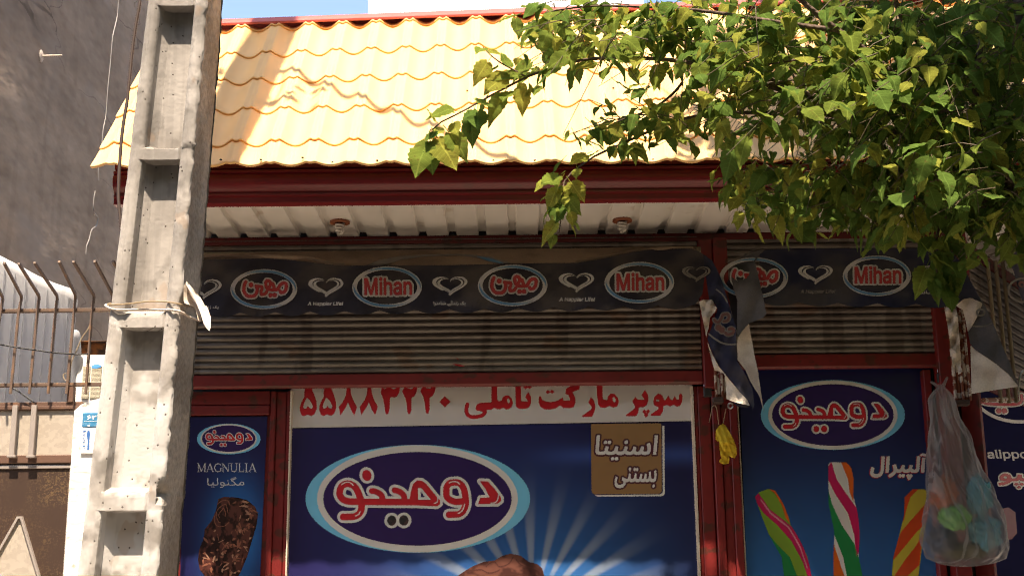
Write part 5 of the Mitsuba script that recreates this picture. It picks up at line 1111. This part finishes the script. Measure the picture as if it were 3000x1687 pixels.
b2 = limb([(2880, 480, 5.45), (2760, 440, 5.5), (2660, 411, 5.5), (2524, 350, 5.5), (2427, 295, 5.5), (2349, 272, 5.5), (2194, 206, 5.5), (2078, 147, 5.5), (1980, 110, 5.5), (1850, 75, 5.5), (1760, 60, 5.5)], .024, .005)
b3 = limb([(2349, 272, 5.5), (2200, 240, 5.45), (2060, 190, 5.4), (1900, 172, 5.35), (1780, 172, 5.35), (1655, 190, 5.3), (1543, 229, 5.3), (1485, 258, 5.3), (1427, 287, 5.3), (1341, 334, 5.3), (1290, 360, 5.3), (1262, 385, 5.3)], .012, .0028)
b3b = limb([(1543, 229, 5.3), (1500, 205, 5.28), (1465, 185, 5.25), (1440, 165, 5.22), (1415, 138, 5.2)], .004, .002)
b4 = limb([(2600, 380, 5.55), (2330, 330, 5.6), (2100, 335, 5.6), (1980, 352, 5.6), (1900, 385, 5.6), (1823, 420, 5.6), (1737, 460, 5.6), (1695, 492, 5.6), (1660, 520, 5.6), (1645, 555, 5.6), (1642, 600, 5.6), (1642, 650, 5.6), (1636, 690, 5.6)], .012, .0022)
b4b = limb([(2000, 241, 5.55), (1940, 300, 5.55), (1880, 330, 5.55), (1800, 360, 5.55), (1760, 385, 5.55)], .006, .002)
b5 = limb([(2540, 161, 5.2), (2430, 168, 5.15), (2322, 179, 5.1), (2250, 190, 5.1)], .007, .003)
b6 = limb([(2900, 470, 5.4), (2720, 510, 5.6), (2560, 520, 5.7), (2420, 545, 5.75), (2300, 560, 5.8), (2200, 580, 5.8)], .016, .003)
b7 = limb([(2950, 560, 5.4), (2850, 600, 5.5), (2760, 650, 5.55), (2740, 720, 5.55), (2742, 790, 5.5), (2750, 830, 5.5)], .012, .003)
b8 = limb([(2420, 545, 5.75), (2330, 510, 5.75), (2220, 490, 5.75), (2140, 505, 5.75), (2100, 540, 5.75)], .006, .002)
b9 = limb([(2700, 130, 5.3), (2640, 40, 5.2), (2600, -80, 5.1)], .014, .01); b10 = limb([(2877, 419, 5.35), (2860, 200, 5.2), (2890, 40, 5.1), (2880, -90, 5.0)], .016, .01)
b11 = limb([(2458, 89, 5.0), (2240, 60, 5.1), (2050, 30, 5.2), (1860, 20, 5.3), (1720, 20, 5.35), (1600, 40, 5.4)], .010, .003)
b12 = limb([(2560, 520, 5.7), (2520, 600, 5.7), (2505, 650, 5.7), (2500, 690, 5.7)], .006, .002)
along(b3, 0.042, .105, [1, 1, 2, 0], .02, skip=.30); along(b3b, .05, .08, [2, 2, 1], .01)
along(b4, 0.0390, .085, [1, 2, 0], .02, skip=.45); along(b4b, 0.0351, .085, [0, 1, 2], .02); along(b2, 0.0273, .105, None, .04, skip=.2); along(b11, 0.0234, .105, [1, 2, 0], .04)
along(b6, 0.0234, .10, None, .04); along(b7, 0.0273, .105, [0, 0, 1], .03); along(b8, 0.0273, .085, [1, 2, 0], .02); along(b12, 0.0273, .10, [0, 1], .03); along(b1, 0.0234, .11, None, .05)
LS_[0] = 1.0
# tip of the long branch: three large drooping leaves
for (u, v, du, dv, s, mt) in ((1262, 385, -45, 120, .15, 1), (1265, 380, 55, 85, .15, 2), (1258, 388, 10, 150, .13, 0), (1300, 372, 60, 70, .12, 1), (1285, 365, -20, -20, .07, 2), (1640, 620, 60, 30, .11, 1), (1642, 660, -12, 60, .10, 2), (1640, 670, 40, 70, .12, 1)):
    p = at(u, v, 5.3 if u < 1400 else 5.6); q2 = at(u + du, v + dv, (5.3 if u < 1400 else 5.6) - .04); add_leaf(p, q2 - p, np.array([-.1, -.9, .5]), s, None, mt)
LS_[0] = .78
def fill(poly, n, y0, y1, size, down=.55, mt=None):
    P_ = Polygon(poly); x0, a0, x1, a1 = P_.bounds; k = 0; twig = []
    while k < n:
        u, v = rng.uniform(x0, x1), rng.uniform(a0, a1)
        if not P_.contains(Point(u, v)): continue
        y = rng.uniform(y0, y1); c = at(u, v, y); m = int(rng.integers(3, 7))
        d = np.array([-.7 + rng.normal(0, .5), rng.normal(0, .5), rng.normal(-.1, .4)]); d /= np.linalg.norm(d)
        twig.append(tube(np.array([c - d * .07, c, c + d * .05 * m + [0, 0, -.02 * m]]), [.0026, .0022, .0012], 5))
        for i in range(m):
            rand_leaf(c + d * .05 * i + [0, 0, -.004 * i * i] + rng.normal(0, .02, 3), size * rng.uniform(.5, 1.3), down, mt if mt is None else int(rng.choice(mt))); k += 1
    return twig
tw = []
tw += fill([(1590, 0), (2050, -20), (2050, 150), (1920, 170), (1790, 165), (1690, 140), (1640, 95), (1600, 50)], 210, 5.1, 5.6, .10, mt=[1, 2, 0, 1])
tw += fill([(2050, -20), (2560, -20), (2600, 250), (2450, 330), (2200, 260), (2050, 180)], 480, 4.9, 5.8, .105)
tw += fill([(2480, -20), (3060, -20), (3060, 600), (2760, 540), (2560, 400), (2470, 250)], 1500, 4.8, 6.2, .11, mt=[0, 0, 1, 0, 2])
tw += fill([(1770, 310), (1890, 310), (1930, 350), (1880, 400), (1790, 400)], 50, 5.5, 5.7, .085)
tw += fill([(2060, 250), (2300, 290), (2500, 340), (2560, 450), (2350, 400), (2150, 360), (2050, 320)], 130, 5.2, 5.9, .10)
tw += fill([(2210, 500), (2480, 450), (2900, 480), (2850, 630), (2600, 640), (2450, 610), (2300, 640), (2240, 600)], 420, 5.4, 6.0, .105, .8, [0, 0, 1, 2])
tw += fill([(2070, 500), (2230, 480), (2270, 590), (2180, 600)], 34, 5.6, 5.8, .09, .7, [1, 2, 0])
tw += fill([(1610, 505), (1690, 500), (1680, 580), (1615, 575)], 16, 5.55, 5.65, .08, .8, [1, 2])
tw += fill([(1620, 610), (1690, 610), (1680, 660), (1620, 660)], 7, 5.55, 5.65, .09, .9, [1, 2])
tw += fill([(1850, 330), (2000, 300), (2060, 380), (1950, 420), (1880, 400)], 30, 5.4, 5.7, .095, .6, [0, 1, 2])
tw += fill([(2460, 640), (2600, 640), (2620, 720), (2480, 700)], 7, 5.5, 5.8, .11, .9, [0, 0, 1])
tw += fill([(2700, 640), (2800, 640), (2800, 760), (2720, 770)], 6, 5.4, 5.6, .12, .9, [0, 0, 1])
tw += fill([(2860, 560), (3060, 560), (3060, 740), (2980, 640)], 90, 5.2, 5.9, .11, .7, [0, 0, 1])
LS_[0] = 1.0
for (u, v, du, dv, s, mt) in ((2738, 780, -20, 105, .145, 1), (2757, 775, 15, 100, .12, 0), (2775, 750, 30, 60, .105, 0), (2722, 765, -28, 70, .11, 1), (2768, 705, 40, 35, .10, 0), (2745, 690, -45, 30, .09, 0), (2782, 790, 22, 75, .10, 1)):
    p = at(u, v, 5.5); q2 = at(u + du, v + dv, 5.46); add_leaf(p, q2 - p, np.array([rng.normal(0, .3), -.8, .55]), s, None, mt)
for (u, v, du, dv, s, mt) in ((1655, 505, -40, 25, .10, 1), (1660, 520, 32, 40, .10, 2), (1648, 540, -30, 30, .09, 2), (1646, 560, 30, 40, .10, 1), (1645, 580, -18, 50, .09, 0), (1668, 500, 20, -12, .08, 2), (1690, 492, 30, 45, .12, 0), (1640, 640, -25, 30, .10, 2), (1642, 625, 48, 12, .13, 1),
        (1640, 655, 22, 55, .12, 2), (1637, 660, -8, 60, .10, 1), (1720, 470, 10, 60, .11, 0), (1545, 229, -60, -10, .10, 1), (1520, 242, 12, 55, .10, 2), (1485, 262, -30, 50, .12, 1), (1500, 205, -40, 30, .12, 2), (1400, 305, 0, 60, .10, 0), (1372, 320, 15, 60, .10, 0), (1350, 330, -45, -10, .09, 1), (1440, 168, -30, 40, .10, 2), (1420, 140, 30, 20, .07, 2)):
    Yd = 5.6 if v > 400 else 5.29; p = at(u, v, Yd); q2 = at(u + du, v + dv, Yd - .03); add_leaf(p, q2 - p, np.array([rng.normal(0, .3), -.8, .6]), s, None, mt)
near = len(recs)
# crown above the picture
def crown(n, c, rad, size):
    for _ in range(n):
        while True:
            q_ = rng.uniform(-1, 1, 3)
            if q_ @ q_ < 1: break
        rand_leaf(np.array(c) + q_ * np.array(rad), size * rng.uniform(.8, 1.3), .4)
n0 = len(recs)
crown(1500, (2.7, 4.9, 7.0), (1.55, 1.3, 1.7), .13); crown(900, (2.9, 4.9, 5.2), (1.2, .9, .8), .13); crown(520, (1.5, 5.0, 7.3), (.85, .8, 1.0), .12); crown(1000, (2.4, 4.9, 9.2), (1.6, 1.2, 1.5), .13); crown(1300, (2.75, 3.8, 6.7), (1.3, 1.0, 1.2), .13); crown(900, (4.6, 3.0, 4.6), (1.6, 1.5, 2.0), .14); crown(600, (4.4, 5.0, 5.6), (1.2, 1.2, 1.8), .13); crown(800, (4.5, 5.0, 3.3), (1.1, 1.3, 1.4), .13)
recs2 = []
for i, (M, a, b) in enumerate(recs):
    u, v = project(M[:3, 3])
    if i >= n0 and -60 < v < 1750 and u < 3060: continue
    tu, tv = project(M[:3, 3] + M[:3, 1])
    lim = np.interp(max(u, tu) if u < 2600 else u, [1380, 1450, 1590, 1591, 1720, 1721, 1950, 1951, 2080, 2160, 2440, 2690, 2691, 2830, 2831, 3000], [530, 440, 440, 730, 730, 470, 470, 440, 560, 680, 770, 740, 900, 900, 800, 860])
    if 0 < u < 3000 and max(v, tv) > lim: continue
    if 1640 < u < 1840 and 205 < v < 295 and rng.random() < .75: continue
    recs2.append((M, a, b, u, v))
inview = [(np.linalg.norm(M[:3, 0]) / (M[:3, 3] @ FWD) * (1 + .6 * (u < 2000)), j) for j, (M, a, b, u, v) in enumerate(recs2) if 0 < u < 3000 and 0 < v < 1687]
inview.sort(reverse=True); big = set(j for _, j in inview[:300])
LM = ['m_leaf_old', 'm_leaf_mid', 'm_leaf_young']
base = {}
stuff = {q: [[], [], [], 0, []] for q in range(3)}
for j, (M, a, b, u, v) in enumerate(recs2):
    if j in big:
        if (a, b) not in base: base[(a, b)] = mikit.ply(LEAVES[a], LM[b], smooth=True, uv=LUV[a])
        i = len([0 for _ in ()]); k = TR + '__leaf' + (f'_{len(base_n):03d}' if (base_n := globals().setdefault('base_n', [])) else ''); base_n.append(1)
        scene[k] = {**base[(a, b)], 'to_world': T(M.tolist())}
    else:
        V, F, N = LN[a][0], LN[a][1], LN[a][2]; s = stuff[b]
        s[0].append(V @ M[:3, :3].T + M[:3, 3]); n_v = N @ M[:3, :3].T; s[2].append(n_v / np.linalg.norm(n_v, axis=1, keepdims=True)); s[1].append(F + s[3]); s[3] += len(V); s[4].append(LUV[a])
for b in range(3):
    s = stuff[b]; path = meshkit.write_ply(trimesh.Trimesh(np.vstack(s[0]), np.vstack(s[1]), process=False), False, uv=np.vstack(s[4]), normals=np.vstack(s[2]))
    k = TR + ('__foliage' if b == 0 else f'__foliage_{b:03d}'); scene[k] = {'type': 'ply', 'filename': path, 'face_normals': False, 'bsdf': ref(LM[b])}; labels[k] = {'kind': 'stuff', 'label': ['dark green leaves of the crown', 'mid green leaves of the crown', 'yellow green leaves of the crown'][b]}
def twig_ok(t):
    u, v = project(t.vertices); m = (u > 0) & (u < 3000)
    return not np.any(m & (v > np.interp(u, [1590, 1591, 1720, 1721, 1950, 1951, 2080, 2160, 2440, 2690, 2691, 3000], [380, 480, 480, 440, 440, 420, 540, 660, 740, 720, 850, 850])))
tw = [t for t in tw if twig_ok(t)]
k = obj('twigs', cat_(tw), 'm_twig', TR); labels[k] = {'kind': 'stuff', 'label': 'thin brown twigs among the leaves'}

# unseen kerbside trees added behind the viewer to cut sky light and pavement bounce
for q, (tx, ty) in enumerate(((-4.6, -1.6), (0.4, -2.2), (5.2, -1.4))):
    k = thing('added_shade_tree', ['added shade tree, unseen behind the viewer, left', 'added shade tree, unseen behind the viewer, middle', 'added shade tree, unseen behind the viewer, right'][q], 'tree')
    obj('trunk', tube(spline([(tx, ty, -.1), (tx + .1, ty, 2.2), (tx - .05, ty + .1, 4.2), (tx, ty, 6.4)], 20), np.linspace(.17, .05, 20), 9), 'm_bark', k, smooth=60)
    Vs, Fs, Ns, Us, n_v = [], [], [], [], 0
    for _ in range(1500):
        c = rng.normal(0, 1, 3); c = c / np.linalg.norm(c) * rng.uniform(.3, 1) ** .5 * np.array([2.7, 2.5, 2.1]) + np.array([tx, ty, 6.1])
        recs.clear(); rand_leaf(c, .34, .4); M, a, b = recs[0]
        V_, F_, N_ = LN[a]; Vs.append(V_ @ M[:3, :3].T + M[:3, 3]); w_ = N_ @ M[:3, :3].T; Ns.append(w_ / np.linalg.norm(w_, axis=1, keepdims=True)); Us.append(LUV[a]); Fs.append(F_ + n_v); n_v += len(V_)
    path = meshkit.write_ply(trimesh.Trimesh(np.vstack(Vs), np.vstack(Fs), process=False), False, uv=np.vstack(Us), normals=np.vstack(Ns))
    scene[k + '__foliage'] = {'type': 'ply', 'filename': path, 'face_normals': False, 'bsdf': ref('m_leaf_old')}; labels[k + '__foliage'] = {'kind': 'stuff', 'label': 'leafy crown'}

# unseen leafy vine end added on the cable to shadow the tiles
pc = roof_hit(800, 300); pc = pc + SUN * ((pc[1] - 5.7) / -SUN[1]); top_ = qa + cable_dir * ((pc[0] - qa[0]) / cable_dir[0])
vine = [tube(spline([top_, top_ * .5 + pc * .5 + [.03, 0, 0], pc, pc + [-.10, .02, -.16]], 16), .006, 6)]
for i in range(26):
    recs.clear(); rand_leaf(pc + rng.normal(0, 1, 3) * [.11, .05, .14], rng.uniform(.05, .10), .5); M, a, b = recs[0]; m = LEAVES[a].copy(); m.apply_transform(M); vine.append(m)
pc2 = roof_hit(668, 235); pc2 = pc2 + SUN * ((pc2[1] - 5.7) / -SUN[1])
vine.append(tube(spline([top_, top_ * .6 + pc2 * .4, pc2 + [.06, 0, .02], pc2], 12), .005, 6))
for i in range(10):
    recs.clear(); rand_leaf(pc2 + rng.normal(0, 1, 3) * [.06, .04, .07], rng.uniform(.05, .09), .5); M, a, b = recs[0]; m = LEAVES[a].copy(); m.apply_transform(M); vine.append(m)
tag(obj('added_vine_end', cat_(vine), 'm_twig'), 'leafy vine end added on the overhead cable above the picture for its shadow', 'vine')
